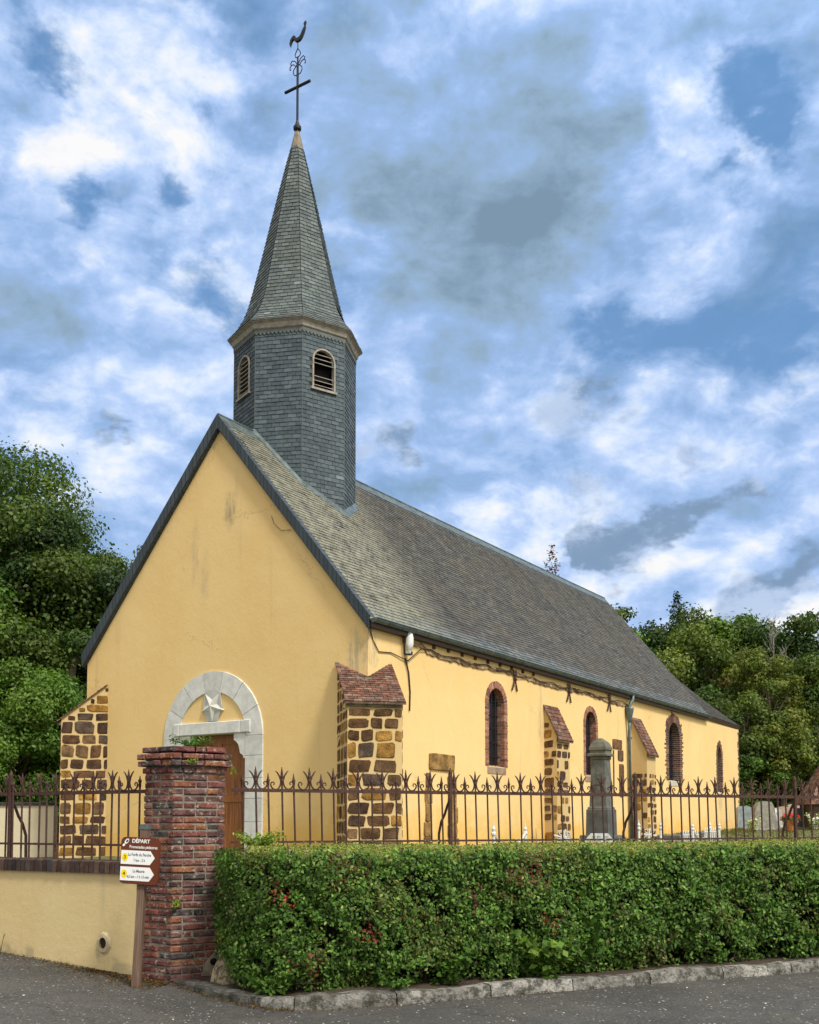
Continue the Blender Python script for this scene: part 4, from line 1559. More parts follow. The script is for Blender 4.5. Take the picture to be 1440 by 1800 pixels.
# door leaves
mb = MB()
DX = WF + .20
for leaf_ in (0, 1):
    v0 = DC - DH + leaf_ * DH + .004
    v1 = v0 + DH - .008
    npl = 6
    for k in range(npl):
        a, b = v0 + (v1 - v0) * k / npl, v0 + (v1 - v0) * (k + 1) / npl
        mb.chamfer([(DX + .06, a, .75), (DX + .06, a, 3.485), (DX + .06, b, 3.485), (DX + .06, b, .75)][::-1],
                   [(DX, a, .75), (DX, a, 3.485), (DX, b, 3.485), (DX, b, .75)][::-1], .007)
    for z0, z1 in ((.75, 1.0), (2.0, 2.16), (3.28, 3.485)):
        mb.box(DX - .02, DX - .0015, v0, v1, z0, z1)
    for a, b in ((v0, v0 + .12), (v1 - .12, v1)):
        mb.box(DX - .0225, DX - .001, a, b, .755, 3.48)
door = mb.build('door', M['door_wood'], church)
mb = MB()
mb.tube([(DX - .03, DC + .09, 1.72), (DX - .09, DC + .09, 1.72), (DX - .09, DC + .09, 1.9), (DX - .03, DC + .09, 1.9)], .012, 6)
mb.build('handle', M['dark_iron'], door)
mb = MB()
mb.box(WF - .35, WF + .3, DC - 1.3, DC + 1.3, .3, .78, (.42, .41, .38))
mb.build('door_step', M['limestone'], church)

# --- octagonal belfry
TU, TV, TR = 2.71, VA, 1.485
mb = MB()


def octp(r, k, z, rot=0.0):
    a = rot + 2 * pi * k / 8
    return (TU + r * cos(a), TV + r * sin(a), z)


TZ0, TZ1 = 8.35, 13.08
chord = 2 * TR * sin(pi / 8)
WZ0, WZ1, WHW = 11.70, 12.62, .27
openf = (3, 5, 1, 7)                         # louvred faces
for k in range(8):
    A, B = Vector(octp(TR, k, 0)), Vector(octp(TR, k + 1, 0))
    d = (B - A).normalized()
    off = k * chord
    to3 = lambda s, z: tuple(A + d * s + Vector((0, 0, z)))
    outer = [(0, TZ0), (chord, TZ0), (chord, TZ1), (0, TZ1)]
    holes = [arch_outline(chord / 2, WHW, WZ0, WZ1, False, 6)] if k in openf else []
    loops = [[Vector((*p, 0)) for p in outer]] + [[Vector((*p, 0)) for p in h] for h in holes]
    flat = [p for l in loops for p in l]
    for t in tessellate_polygon(loops):
        tri = [flat[i] for i in t]
        if (tri[1] - tri[0]).cross(tri[2] - tri[0]).z < 0: tri = tri[::-1]
        mb.face([to3(p.x, p.y) for p in tri], DARK)
    nn_ = Vector((d.y, -d.x, 0))
    op = k in openf
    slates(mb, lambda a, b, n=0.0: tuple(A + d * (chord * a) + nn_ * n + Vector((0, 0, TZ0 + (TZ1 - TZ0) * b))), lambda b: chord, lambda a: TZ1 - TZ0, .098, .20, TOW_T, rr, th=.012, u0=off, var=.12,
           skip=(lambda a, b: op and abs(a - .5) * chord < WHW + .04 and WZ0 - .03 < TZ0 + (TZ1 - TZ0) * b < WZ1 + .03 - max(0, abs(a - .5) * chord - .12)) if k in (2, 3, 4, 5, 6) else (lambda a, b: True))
    mb.tube([tuple(A + Vector((0, 0, TZ0))), tuple(A + Vector((0, 0, TZ1)))], .016, 5, (.085, .108, .112))
bel = mb.build('belfry', M['slate_tower'], church)
for k in openf:
    A, B = Vector(octp(TR, k, 0)), Vector(octp(TR, k + 1, 0))
    d = (B - A).normalized(); nn = Vector((d.y, -d.x, 0)); m0 = A + d * chord / 2
    to3 = lambda s, z, n: tuple(m0 + d * s + nn * n + Vector((0, 0, z)))
    # frame round the opening
    mb = MB()
    inn = arch_outline(0, WHW, WZ0, WZ1, False, 6)
    outp = arch_outline(0, WHW + .04, WZ0, WZ1 + .04, False, 6)
    for i in range(len(inn) - 1):
        a, b, c, e = inn[i], inn[i + 1], outp[i + 1], outp[i]
        mb.hexa([to3(*a, -.08), to3(*b, -.08), to3(*c, -.02), to3(*e, -.02)], [to3(*a, .035), to3(*b, .035), to3(*c, .035), to3(*e, .035)])
    mb.hexa([to3(-WHW - .08, WZ0 - .05, -.08), to3(WHW + .08, WZ0 - .05, -.08), to3(WHW + .08, WZ0, -.08), to3(-WHW - .08, WZ0, -.08)],
            [to3(-WHW - .08, WZ0 - .07, .06), to3(WHW + .08, WZ0 - .07, .06), to3(WHW + .08, WZ0 - .02, .06), to3(-WHW - .08, WZ0 - .02, .06)])
    lo = mb.build('louvre_window', M['cream_wood'], bel)
    missing = (3, 4) if k == 5 else ()
    nl = 8
    for q in range(nl):
        if q in missing: continue
        mb = MB()
        z = WZ0 + .05 + q * (WZ1 - WZ0 - .08) / nl
        hw = WHW if z < WZ1 - WHW else max(.08, sqrt(max(WHW ** 2 - (z - WZ1 + WHW) ** 2, .0)))
        mb.hexa([to3(-hw, z, .01), to3(hw, z, .01), to3(hw, z + .07, -.13), to3(-hw, z + .07, -.13)],
                [to3(-hw, z + .016, .012), to3(hw, z + .016, .012), to3(hw, z + .084, -.128), to3(-hw, z + .084, -.128)])
        mb.build('louvre_slat', M['cream_wood'], bel)
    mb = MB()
    mb.face([to3(p[0] * 1.1, p[1], -.20) for p in arch_outline(0, WHW, WZ0 - .03, WZ1 + .03, False, 6)])  # near-black sheet painted for the unlit belfry inside
    mb.build('louvre_dark_sheet', M['void'], bel)
# cornice: cream board, soffit, scalloped slate edge
mb = MB()
for k in range(8):
    rings = [(TR + .035, 13.06), (TR + .06, 13.08), (TR + .09, 13.18), (TR + .14, 13.215), (TR + .15, 13.245)]
    for (r0, z0), (r1, z1) in zip(rings[:-1], rings[1:]):
        mb.face([octp(r0, k, z0), octp(r0, k + 1, z0), octp(r1, k + 1, z1), octp(r1, k, z1)])
    mb.face([octp(TR - .02, k, 13.06), octp(TR - .02, k + 1, 13.06), octp(TR + .035, k + 1, 13.06), octp(TR + .035, k, 13.06)])
mb.build('cornice', M['cream_wood'], bel)
mb = MB()
for k in range(8):
    A, B = Vector(octp(TR + .03, k, 13.055)), Vector(octp(TR + .03, k + 1, 13.055))
    ns = 12
    for i in range(ns):
        a, b = A.lerp(B, i / ns), A.lerp(B, (i + 1) / ns)
        m_ = (a + b) / 2
        dn = Vector((0, 0, -1))
        mb.face([a, a + dn * .07, a.lerp(m_, .5) + dn * .115, m_ + dn * .13, b.lerp(m_, .5) + dn * .115, b + dn * .07, b],
                (.12, .14, .135), [(i * .2, .02)] * 7)
mb.build('scalloped_edge', M['slate_spire'], bel)
# flashing where the belfry meets the roof
mb = MB()
for k in range(8):
    A, B = octp(TR + .012, k, 0), octp(TR + .012, k + 1, 0)
    za, zb_ = [slope_z(VA - abs(p[1] - VA)) for p in (A, B)]
    A2, B2 = octp(TR + .11, k, 0), octp(TR + .11, k + 1, 0)
    za2, zb2 = [slope_z(VA - abs(p[1] - VA)) for p in (A2, B2)]
    mb.face([(A2[0], A2[1], za2 + .03), (B2[0], B2[1], zb2 + .03), (B[0], B[1], zb_ + .10), (A[0], A[1], za + .10)])
mb.build('flashing', M['zinc'], bel)

# --- spire
mb = MB()
SP = [(1.66, 13.25), (1.47, 13.46), (1.30, 13.75), (1.18, 14.05), (1.085, 14.4), (.965, 14.9), (.80, 15.6), (.63, 16.35), (.45, 17.12), (.30, 17.75), (.155, 18.33)]
SLn = [0.0]
for (r0, z0), (r1, z1) in zip(SP[:-1], SP[1:]):
    SLn.append(SLn[-1] + hypot(r1 - r0, z1 - z0))


def sp_at(b):
    d_ = b * SLn[-1]
    for q in range(len(SP) - 1):
        if d_ <= SLn[q + 1] + 1e-9:
            t_ = (d_ - SLn[q]) / (SLn[q + 1] - SLn[q])
            return SP[q][0] + (SP[q + 1][0] - SP[q][0]) * t_, SP[q][1] + (SP[q + 1][1] - SP[q][1]) * t_
    return SP[-1]


for k in range(8):
    for (r0, z0), (r1, z1) in zip(SP[:-1], SP[1:]):
        mb.face([octp(r0 - .004, k, z0), octp(r0 - .004, k + 1, z0), octp(r1 - .004, k + 1, z1), octp(r1 - .004, k, z1)], DARK)
    if k in (0, 1, 7): continue
    am = 2 * pi * (k + .5) / 8

    def f(a, b, n=0.0):
        r, z = sp_at(max(0, min(1, b)))
        p, q = octp(r, k, z), octp(r, k + 1, z)
        return (p[0] + (q[0] - p[0]) * a + cos(am) * n, p[1] + (q[1] - p[1]) * a + sin(am) * n, z + n * .3)
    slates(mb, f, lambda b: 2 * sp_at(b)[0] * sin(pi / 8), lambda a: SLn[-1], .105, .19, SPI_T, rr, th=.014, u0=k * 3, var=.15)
for k in range(8):
    mb.face([octp(1.66, k, 13.25), octp(1.5, k, 13.24), octp(1.5, k + 1, 13.24), octp(1.66, k + 1, 13.25)])
    mb.face([octp(1.66, k, 13.235), octp(1.66, k + 1, 13.235), octp(1.66, k + 1, 13.25), octp(1.66, k, 13.25)])
spire = mb.build('spire', M['slate_spire'], church)
mb = MB()
for k in range(8):
    mb.face([octp(.175, k, 18.25), octp(.175, k + 1, 18.25), octp(.04, k + 1, 18.80), octp(.04, k, 18.80)])
    mb.tube([octp(.178, k, 18.25), octp(.042, k, 18.80)], .008, 4)
mb.build('lead_cap', M['lead'], spire)

# --- cross, scrolls and weathercock
mb = MB()
mb.lathe([(.05, 18.76), (.10, 18.82), (.105, 18.88), (.06, 18.95), (.03, 19.05)], (TU, TV, 0), 10)
mb.tube([(TU, TV, 18.95), (TU, TV, 20.55)], .030, 8)
mb.tube([(TU, TV, 20.5), (TU, TV, 20.72)], .022, 6)
mb.tube([(TU, TV - .40, 19.935), (TU, TV + .40, 19.935)], .036, 8)
cross = mb.build('cross', M['dark_iron'], church)
mb = MB()


def sp(pts, r=.013, dirn=(0, 1)):
    mb.tube([(TU + p[0] * dirn[0], TV - p[0] * dirn[1], p[1]) for p in pts], r, 5)


for sg in (-1, 1):
    sp([(0, 20.24), (.09 * sg, 20.26), (.14 * sg, 20.33), (.13 * sg, 20.42), (.06 * sg, 20.48), (.03 * sg, 20.52)])
    sp([(.06 * sg, 20.48), (.12 * sg, 20.56), (.19 * sg, 20.58), (.24 * sg, 20.54), (.25 * sg, 20.47), (.22 * sg, 20.46)])
    sp([(0, 20.50), (.09 * sg, 20.64), (.18 * sg, 20.68), (.23 * sg, 20.62), (.20 * sg, 20.56)])
    sp([(0, 20.70), (.07 * sg, 20.73), (.09 * sg, 20.79), (.055 * sg, 20.86), (0, 20.94)])
sp([(0, 20.92), (0, 21.18)], .012)
mb.build('iron_scrolls', M['dark_iron'], cross)
mb = MB()
ck = [(-.03, 0), (.05, .02), (.10, .08), (.155, .20), (.20, .28), (.23, .33), (.205, .40), (.235, .46), (.28, .50), (.25, .37), (.262, .32), (.225, .18), (.16, .03),
      (.10, -.06), (.03, -.10), (-.06, -.10), (-.11, -.05), (-.15, .0), (-.20, -.06), (-.235, -.15), (-.255, -.22), (-.275, -.14), (-.25, -.02), (-.19, .07), (-.12, .11), (-.075, .07), (-.06, .02)]
outl = [(p[0] * .80, 21.20 + p[1] * .80) for p in ck]
ca, sa = cos(.25), sin(.25)
to3 = lambda p, n: (TU + n * ca + p[0] * sa, TV - p[0] * ca + n * sa, p[1])
flat = [Vector((*p, 0)) for p in outl]
for t in tessellate_polygon([flat]):
    mb.face([to3(outl[i], .035) for i in t]); mb.face([to3(outl[i], -.035) for i in reversed(t)])
nO = len(outl)
for i in range(nO):
    a, b = outl[i], outl[(i + 1) % nO]
    mb.face([to3(a, -.035), to3(b, -.035), to3(b, .035), to3(a, .035)])
mb.build('weathercock', M['dark_iron'], cross)

# --- wall lamp by the south-west corner (fixed high on the wall)
x, y = ch2w(1.42, WS - .12)
lamp = empty('wall_floodlight', (x, y, 5.33), pi / 2 - YAW, 'oval white floodlight fixed under the south eaves near the gable corner', 'floodlight')
mb = MB()
mb.lathe([(.02, -.20), (.09, -.17), (.125, -.05), (.125, .08), (.10, .18), (.03, .22)], (0, 0, 0), 12, (.74, .76, .74), scale=(.72, .8))
mb.build('housing', M['white_paint'], lamp, smooth=True)
mb = MB()
mb.tube([(-.09, .05, -.26), (-.12, .03, -.1), (-.13, .0, .08), (-.10, .0, .20), (0, .05, .26)], .016, 6)
mb.box(-.02, .10, -.03, .06, -.27, -.19)
mb.tube([(0.02, .13, -.24), (0.02, .0, -.24)], .02, 6)
mb.build('bracket', M['cable'], lamp)
mb = MB()
mb.box(-.06, -.015, -.06, .04, -.25, -.19, (.5, .5, .5)); mb.build('lamp_connector', M['white_paint'], lamp)

# ------------------------------------------------------------------ brick gate pillar
PL = [(-2.62, 10.19), (-2.285, 9.965), (-1.825, 10.215), (-1.98, 10.62), (-2.45, 10.62)]
pillar = empty('brick_pillar', (-2.2, 10.3, 0), 0, 'weathered red brick gate pillar between the cream wall and the hedge', 'pillar')
PB = [(.185, .072, .062), (.205, .080, .062), (.158, .068, .064), (.245, .098, .060), (.135, .070, .066), (.085, .070, .068), (.21, .105, .082), (.178, .080, .072), (.26, .115, .062), (.145, .082, .076), (.165, .090, .080)]


def poly_off(P, d):
    n = len(P)
    out = []
    c = Vector((sum(p[0] for p in P) / n, sum(p[1] for p in P) / n))
    for i in range(n):
        p0, p1, p2 = Vector(P[i - 1]), Vector(P[i]), Vector(P[(i + 1) % n])
        n1 = Vector((p1 - p0).yx); n1 = Vector((n1.x, -n1.y)).normalized()
        n2 = Vector((p2 - p1).yx); n2 = Vector((n2.x, -n2.y)).normalized()
        b = (n1 + n2)
        b = b / max(b.length_squared / 2, .3)
        out.append((p1.x + b.x * d, p1.y + b.y * d))
    return out


def course(mb, P, z0, z1, rs, start, depth=.07, lens=(.225, .11), joint=.010, rough=.007):
    n = len(P)
    cen = Vector((-2.2, 10.3, 0))
    for i in range(n):
        a, b = Vector((*P[i], 0)), Vector((*P[(i + 1) % n], 0))
        d = b - a; L = d.length; d.normalize()
        nn = Vector((d.y, -d.x, 0))
        s = 0.0
        k = start + i
        while s < L - .01:
            bl = lens[0] * rs.uniform(.94, 1.06) if (k % 3) else lens[1] * rs.uniform(.9, 1.1)
            if s == 0 and start % 2: bl = lens[1]
            e = min(s + bl, L)
            if L - e < .06: e = L
            k += 1
            kk = rs.uniform(.85, 1.15)
            col = tuple(c * kk for c in rs.choice(PB))
            o = rs.uniform(-rough, rough)
            s0 = s + (joint / 2 if s > 0 else -o * .3); e0 = e - (joint / 2 if e < L else -o * .3)
            zz0, zz1 = z0 + rs.uniform(0, .004), z1 - rs.uniform(0, .006)
            p, q = a + d * s0, a + d * e0
            ch = .010
            mb.chamfer([(*(p - nn * depth).xy, zz0), (*(q - nn * depth).xy, zz0), (*(q - nn * depth).xy, zz1), (*(p - nn * depth).xy, zz1)],
                       [(*(p + nn * o).xy, zz0), (*(q + nn * o).xy, zz0), (*(q + nn * o).xy, zz1), (*(p + nn * o).xy, zz1)], ch, col)
            s = e


rs = random.Random(77)
loc = lambda P: [(p[0] + 2.2, p[1] - 10.3) for p in P]
mb = MB(); mm = MB()
CH_ = 0.0688
ncs = 34
for i in range(ncs - 4):
    z0 = -.04 + i * CH_
    lean = .0
    course(mb, loc(PL), z0 + .004, z0 + CH_ - .005, rs, i)
mb_body = mb
core = loc(poly_off(PL, -.012))
mm.prism([(*p, -.1) for p in core], (0, 0, ncs * CH_ - .05), (.23, .205, .17))
body = mb_body.build('shaft_brickwork', M['brick'], pillar)
mm.build('mortar_core', M['mortar'], pillar)
mb = MB()
for i, off in zip(range(ncs - 4, ncs), (.018, .055, .058, .015)):
    z0 = -.04 + i * CH_
    course(mb, loc(poly_off(PL, off)), z0 + .006, z0 + CH_ - .005, rs, i + 1, depth=.12, rough=.010)
topz = -.04 + ncs * CH_
cap = mb.build('cap_brickwork', M['brick'], pillar)
mb = MB()
tp = loc(poly_off(PL, .008))
cx, cy = sum(p[0] for p in tp) / 5, sum(p[1] for p in tp) / 5
for i in range(5):
    a, b = tp[i], tp[(i + 1) % 5]
    mb.face([(*a, topz - .012), (*b, topz - .012), (cx, cy, topz + .012)], (.40, .37, .31))
mb.build('mortar_top', M['mortar'], pillar)
# concrete patch with a drain hole at the foot
mb = MB()
a, b = Vector((-2.285, 9.965, 0)), Vector((-1.825, 10.215, 0))
d = (b - a).normalized(); nn = Vector((d.y, -d.x, 0))
o = Vector((2.2, -10.3, 0))
pc = [(.30, .05), (.50, .04), (.51, .16), (.50, .27), (.44, .27), (.38, .22), (.33, .15)]
mb.prism([tuple(a + o + d * s + nn * .003 + Vector((0, 0, z + .02))) for s, z in pc], tuple(nn * .014), (.25, .22, .165))
hc = a + o + d * .42 + nn * .018 + Vector((0, 0, .20))
mb.prism([tuple(hc + d * .036 * cos(t * pi / 6) + Vector((0, 0, .036 * sin(t * pi / 6)))) for t in range(12)], tuple(nn * .003), (.012, .011, .010))
mb.build('mortar_patch', M['mortar'], pillar)

# ------------------------------------------------------------------ left boundary wall
lwall = empty('boundary_wall', (LA.x, LA.y, 0), atan2(LD.y, LD.x), 'low cream rendered boundary wall capped with dark bricks on edge', 'wall')
mb = MB()
WL = 9.0
zt_ = 1.045
nseg = 36
for k in range(nseg):
    s0, s1 = WL * k / nseg, WL * (k + 1) / nseg
    mb.box(s0, s1, -.30, 0.0, -.2, zt_) if False else None
mb.face([(0, 0, -.2), (0, 0, zt_), (WL, 0, zt_), (WL, 0, -.2)])
mb.face([(0, -.30, -.2), (WL, -.30, -.2), (WL, -.30, zt_), (0, -.30, zt_)])
mb.face([(0, 0, zt_), (0, -.3, zt_), (WL, -.3, zt_), (WL, 0, zt_)])
mb.face([(WL, 0, -.2), (WL, 0, zt_), (WL, -.3, zt_), (WL, -.3, -.2)])
lw = mb.build('rendered_wall', M['wall_render'], lwall)
mb = MB()
rs = random.Random(4)
s = .02
while s < WL - .1:
    w_ = rs.uniform(.058, .075)
    k_ = rs.uniform(.6, 1.3)
    col = tuple(c * k_ for c in rs.choice([(.055, .045, .045), (.075, .050, .045), (.095, .060, .045), (.045, .045, .048)]))
    z1 = zt_ + .125 + rs.uniform(-.004, .005)
    f = .035 + rs.uniform(-.004, .005)
    mb.chamfer([(s, -.30, zt_ + .002), (s + w_ - .012, -.30, zt_ + .002), (s + w_ - .012, f, zt_ + .002), (s, f, zt_ + .002)],
               [(s, -.30, z1), (s + w_ - .012, -.30, z1), (s + w_ - .012, f, z1), (s, f, z1)], .008, col)
    s += w_
mb.build('coping_bricks', M['win_brick'], lwall)
mb = MB()
mb.box(0.01, WL, -.29, .022, zt_ + .004, zt_ + .112, (.16, .14, .12))
mb.build('coping_mortar', M['mortar'], lwall)
# drain pipe through the wall, near the pillar
mb = MB()
dv, dz = .42, .36
rin, ro = .048, .078
nsg = 18
for k in range(nsg):
    a0, a1 = 2 * pi * k / nsg, 2 * pi * (k + 1) / nsg
    pt = lambda r, a, y: (dv + r * cos(a), y, dz + r * 1.15 * sin(a))
    mb.face([pt(ro + .02, a0, .003), pt(ro + .02, a1, .003), pt(ro, a1, .022), pt(ro, a0, .022)][::-1], (.52, .43, .27))
    mb.face([pt(ro, a0, .022), pt(ro, a1, .022), pt(rin, a1, .026), pt(rin, a0, .026)][::-1], (.56, .47, .30))
    mb.face([pt(rin, a0, .026), pt(rin, a1, .026), pt(rin, a1, .004), pt(rin, a0, .004)][::-1], (.25, .20, .12))
mb.face([pt(rin, 2 * pi * k / nsg, .005) for k in range(nsg)], (.035, .028, .018))
mb.build('drain_pipe', M['mortar'], lwall)

# ------------------------------------------------------------------ iron fences
def make_bar(tall, zbot, ztip, zrail):
    mb = MB()
    r = .0105
    zt = ztip
    mb.tube([(0, 0, zbot), (0, 0, zrail + .05)], r, 6)
    mb.tube([(0, 0, zrail + .05), (0, 0, zt - .10)], r * .95, 6)
    mb.lathe([(r * 1.0, zt - .13), (r * 1.5, zt - .10), (r * 1.25, zt - .06), (.003, zt)], (0, 0, 0), 6)
    mb.lathe([(r, zrail + .085), (r * 1.8, zrail + .095), (r * 1.8, zrail + .112), (r, zrail + .122)], (0, 0, 0), 6)
    ms = MB()
    if tall:
        for sg in (-1, 1):
            ms.tube([(sg * x, 0, zrail + z) for x, z in ((.070, .205), (.050, .188), (.028, .152), (.012, .105), (.013, .080), (.024, .044), (.044, .020), (.068, .012), (.094, .020), (.114, .042),
                                                        (.121, .066), (.113, .086), (.096, .091), (.083, .079), (.084, .064), (.096, .060))],
                    [.004, .008, .0095, .010, .0095, .009, .009, .009, .009, .009, .0085, .008, .0075, .007, .0065, .005], 5)
    return mb, ms


def fence(name, origin, ang, n, pitch, zbot, zlow, zrail, tall_tip, short_tip, posts, label, lean=0.0, brace=1):
    root = empty(name, origin, ang, label, 'fence')
    L = n * pitch
    protos = {}
    for i in range(n):
        s = (i + .5) * pitch
        tall = i % 2 == 1
        if tall not in protos:
            mb, ms = make_bar(tall, zbot, tall_tip if tall else short_tip, zrail)
            b = mb.build('fence_bar', M['iron'], root)
            if tall: ms.build('scroll', M['iron'], b)
            protos[tall] = b
        else:
            b = protos[tall].copy(); COL.objects.link(b); b.parent = root
            for ch_ in protos[tall].children:
                c = ch_.copy(); COL.objects.link(c); c.parent = b
        b.location = (s + rs.uniform(-.003, .003) + lean * 1.4, 0, 0)
        b.rotation_euler = (rs.uniform(-.006, .006), rs.uniform(-.006, .006) - lean, 0)
    for z, hh in ((zrail, .018), (zlow, .011)):
        mb = MB()
        mb.box(-.05, L, -.010, .010, z - hh, z + hh)
        mb.build('rail', M['iron'], root)
    for s in posts:
        mb = MB()
        mb.box(s - .017, s + .017, -.016, .018, zbot - .05, tall_tip - .03)
        mb.lathe([(.022, tall_tip - .03), (.021, tall_tip - .01), (.004, tall_tip + .03)], (s, 0, 0), 6)
        p = mb.build('post', M['iron'], root)
        mb = MB()
        sg = brace
        pts = [(s, .02 * sg, zrail - .08), (s - .01, .055 * sg, zrail - .14), (s - .03, .085 * sg, zrail - .24), (s - .055, .12 * sg, zrail - .32), (s - .065, .16 * sg, zrail - .45), (s - .06, .17 * sg, zbot)]
        mb.tube(pts, .016, 6)
        mb.build('brace', M['iron'], p)
    return root


fence('iron_fence', (FA.x, FA.y, 0), atan2(FD.y, FD.x), 70, .140, 1.10, 1.352, 1.88, 2.125, 2.06, (2.40, 4.86, 7.35, 9.75),
      'long rust brown iron fence of spiked scrolled bars behind the hedge', lean=0.028, brace=1)
fo = LA + Vector((-LD.y, LD.x, 0)) * -.15
FL2 = fence('iron_fence', (LA.x + LD.x * .05 + .07, LA.y + LD.y * .05 + .12, 0), atan2(LD.y, LD.x), 52, .131, 1.165, 1.325, 1.86, 2.085, 2.02, (1.95, 4.6),
            'shorter rust brown iron fence standing on the cream brick-capped wall', brace=-1)

# ------------------------------------------------------------------ signpost
SG = Vector((-2.515, 9.60, 0))
sign = empty('hiking_sign', SG, 0, 'brown hiking signpost with two white arrow plates in front of the brick pillar', 'signpost')
sign.rotation_euler = (0, radians(2.6), radians(-9))
mb = MB()
mb.chamfer([(-.034, -.034, -.1), (.034, -.034, -.1), (.034, .034, -.1), (-.034, .034, -.1)], [(-.034, -.034, 1.50), (.034, -.034, 1.50), (.034, .034, 1.50), (-.034, .034, 1.50)], .006)
mb.build('post', M['post_wood'], sign)
mb = MB()
mb.box(-.04, .04, -.04, .04, 1.49, 1.535)
mb.build('post_cap', M['zinc'], sign)
PWd, PH, PZ = .375, .43, .985
PCX = -.012
panel = MB()


def rrect(x0, x1, z0, z1, r, n=6):
    pts = []
    for cx, cz, a0 in ((x1 - r, z0 + r, -pi / 2), (x1 - r, z1 - r, 0), (x0 + r, z1 - r, pi / 2), (x0 + r, z0 + r, pi)):
        for k in range(n + 1):
            a = a0 + pi / 2 * k / n
            pts.append((cx + r * cos(a), cz + r * sin(a)))
    return pts


panel.prism([(p[0], -.036, p[1]) for p in rrect(PCX - PWd / 2, PCX + PWd / 2, PZ, PZ + PH, .045)], (0, -.028, 0))
po = panel.build('panel', M['sign_brown'], sign)
FY = -.0645


def text_mesh(txt, size, x, z, y, mat, name, parent, align='CENTER', bold=.0, sx=1.0):
    cu = bpy.data.curves.new(name, 'FONT')
    cu.body = txt; cu.size = size; cu.align_x = align; cu.align_y = 'CENTER'
    cu.extrude = .0006; cu.offset = bold
    ob = bpy.data.objects.new(name, cu)
    COL.objects.link(ob)
    bpy.context.view_layer.update()
    me = bpy.data.meshes.new_from_object(ob.evaluated_get(bpy.context.evaluated_depsgraph_get()))
    bpy.data.objects.remove(ob)
    bpy.data.curves.remove(cu)
    me.transform(Matrix.Translation((x, y, z)) @ Matrix.Rotation(pi / 2, 4, 'X') @ Matrix.Diagonal((sx, 1, 1, 1)))
    me.materials.append(mat)
    o_ = bpy.data.objects.new(name, me)
    COL.objects.link(o_)
    o_.parent = parent
    return o_


zt = PZ + PH
text_mesh('DÉPART', .048, PCX + .005, zt - .036, FY - .001, M['sign_white'], 'lettering', po, bold=.0012)
text_mesh('Promenades pédestres', .040, PCX + .032, zt - .090, FY - .001, M['sign_white'], 'lettering', po, bold=.0004, sx=.74)
# little boot-print emblem
mb = MB()
for cx, cz, rx, rz, mi in ((-.132, -.040, .028, .017, 0), (-.160, -.075, .015, .011, 0), (-.128, -.038, .015, .009, 1)):
    a_ = radians(50)
    pts = []
    for k in range(14):
        t = 2 * pi * k / 14
        ex, ez = rx * cos(t), rz * sin(t)
        pts.append((PCX + cx + ex * cos(a_) - ez * sin(a_), FY - .0015 - .0008 * mi, zt + cz + ex * sin(a_) + ez * cos(a_)))
    mb.mi = mi
    mb.face(pts)
mb.build('emblem', [M['sign_white'], M['sign_blue']], po)
for (f0, f1), num, t1, t2 in (((.285, .580), '3', 'La Forêt du Perche', '7 km - 2 h'), ((.635, .930), '4', 'La Maurie', '4,5 km - 1 h 15 min')):
    z1, z0 = zt - PH * f0, zt - PH * f1
    x0, x1, x2 = PCX - PWd / 2 + .008, PCX - PWd / 2 + PWd * .775, PCX - PWd / 2 + PWd * .895
    zm = (z0 + z1) / 2
    mb = MB()
    mb.prism([(x0, FY, z0), (x1, FY, z0), (x2, FY, zm), (x1, FY, z1), (x0, FY, z1)], (0, -.004, 0))
    ar = mb.build('arrow_plate', M['sign_white'], sign)
    mb = MB()
    cx = PCX - PWd / 2 + PWd * .125
    mb.prism([(cx + .029 * cos(2 * pi * k / 20), FY - .0045, zm + .038 * sin(2 * pi * k / 20)) for k in range(20)], (0, -.001, 0))
    mb.build('number_disc', M['sign_yellow'], ar)
    text_mesh(num, .046, cx, zm, FY - .0062, M['sign_black'], 'lettering', ar, bold=.0008)
    cxt = PCX - PWd / 2 + PWd * .50
    text_mesh(t1, .038, cxt, zm + .026, FY - .0052, M['sign_blue'], 'lettering', ar, bold=.0002, sx=.76)
    text_mesh(t2, .036, cxt - (.006 if num == '4' else 0), zm - .026, FY - .0052, M['sign_blue'], 'lettering', ar, bold=.0002, sx=.76)

# ------------------------------------------------------------------ guard stone beside the pillar
mb = MB()
rs = random.Random(8)
vs, fs = [], []
ns, lv = 10, [(0.19, -.05), (.185, .06), (.16, .16), (.12, .27), (.075, .36), (.03, .40)]
for i, (r, z) in enumerate(lv):
    for k in range(ns):
        a = 2 * pi * k / ns
        q = r * rs.uniform(.85, 1.12)
        vs.append((-1.74 + q * cos(a) * .85 + z * .12, 9.84 + q * sin(a) * .8, z))
for i in range(len(lv) - 1):
    for k in range(ns):
        fs.append((i * ns + k, i * ns + (k + 1) % ns, (i + 1) * ns + (k + 1) % ns, (i + 1) * ns + k))
fs.append(tuple(range((len(lv) - 1) * ns, len(lv) * ns)))
mb.shared(vs, fs, (.40, .33, .22))
tag(mb.build('guard_stone', M['kerb']), 'pointed pale guard stone leaning at the pillar foot beside the hedge', 'stone')

# ------------------------------------------------------------------ hedge
HF = [(-1.80, 10.16), (-1.68, 9.66), (-1.46, 9.20), (-1.16, 8.98), (-.72, 8.99), (-.15, 9.22), (.70, 9.63), (1.48, 9.98), (2.28, 10.36), (4.1, 11.15), (6.4, 12.1), (9.0, 13.15)]
HB = [(-1.80, 10.28), (-1.0, 10.62), (0, 11.03), (2, 11.9), (4, 12.77), (6, 13.63), (9.0, 14.9)]
hedge = empty('hedge', (0, 0, 0), 0, 'long clipped green hedge between the kerb and the iron fence', 'hedge')


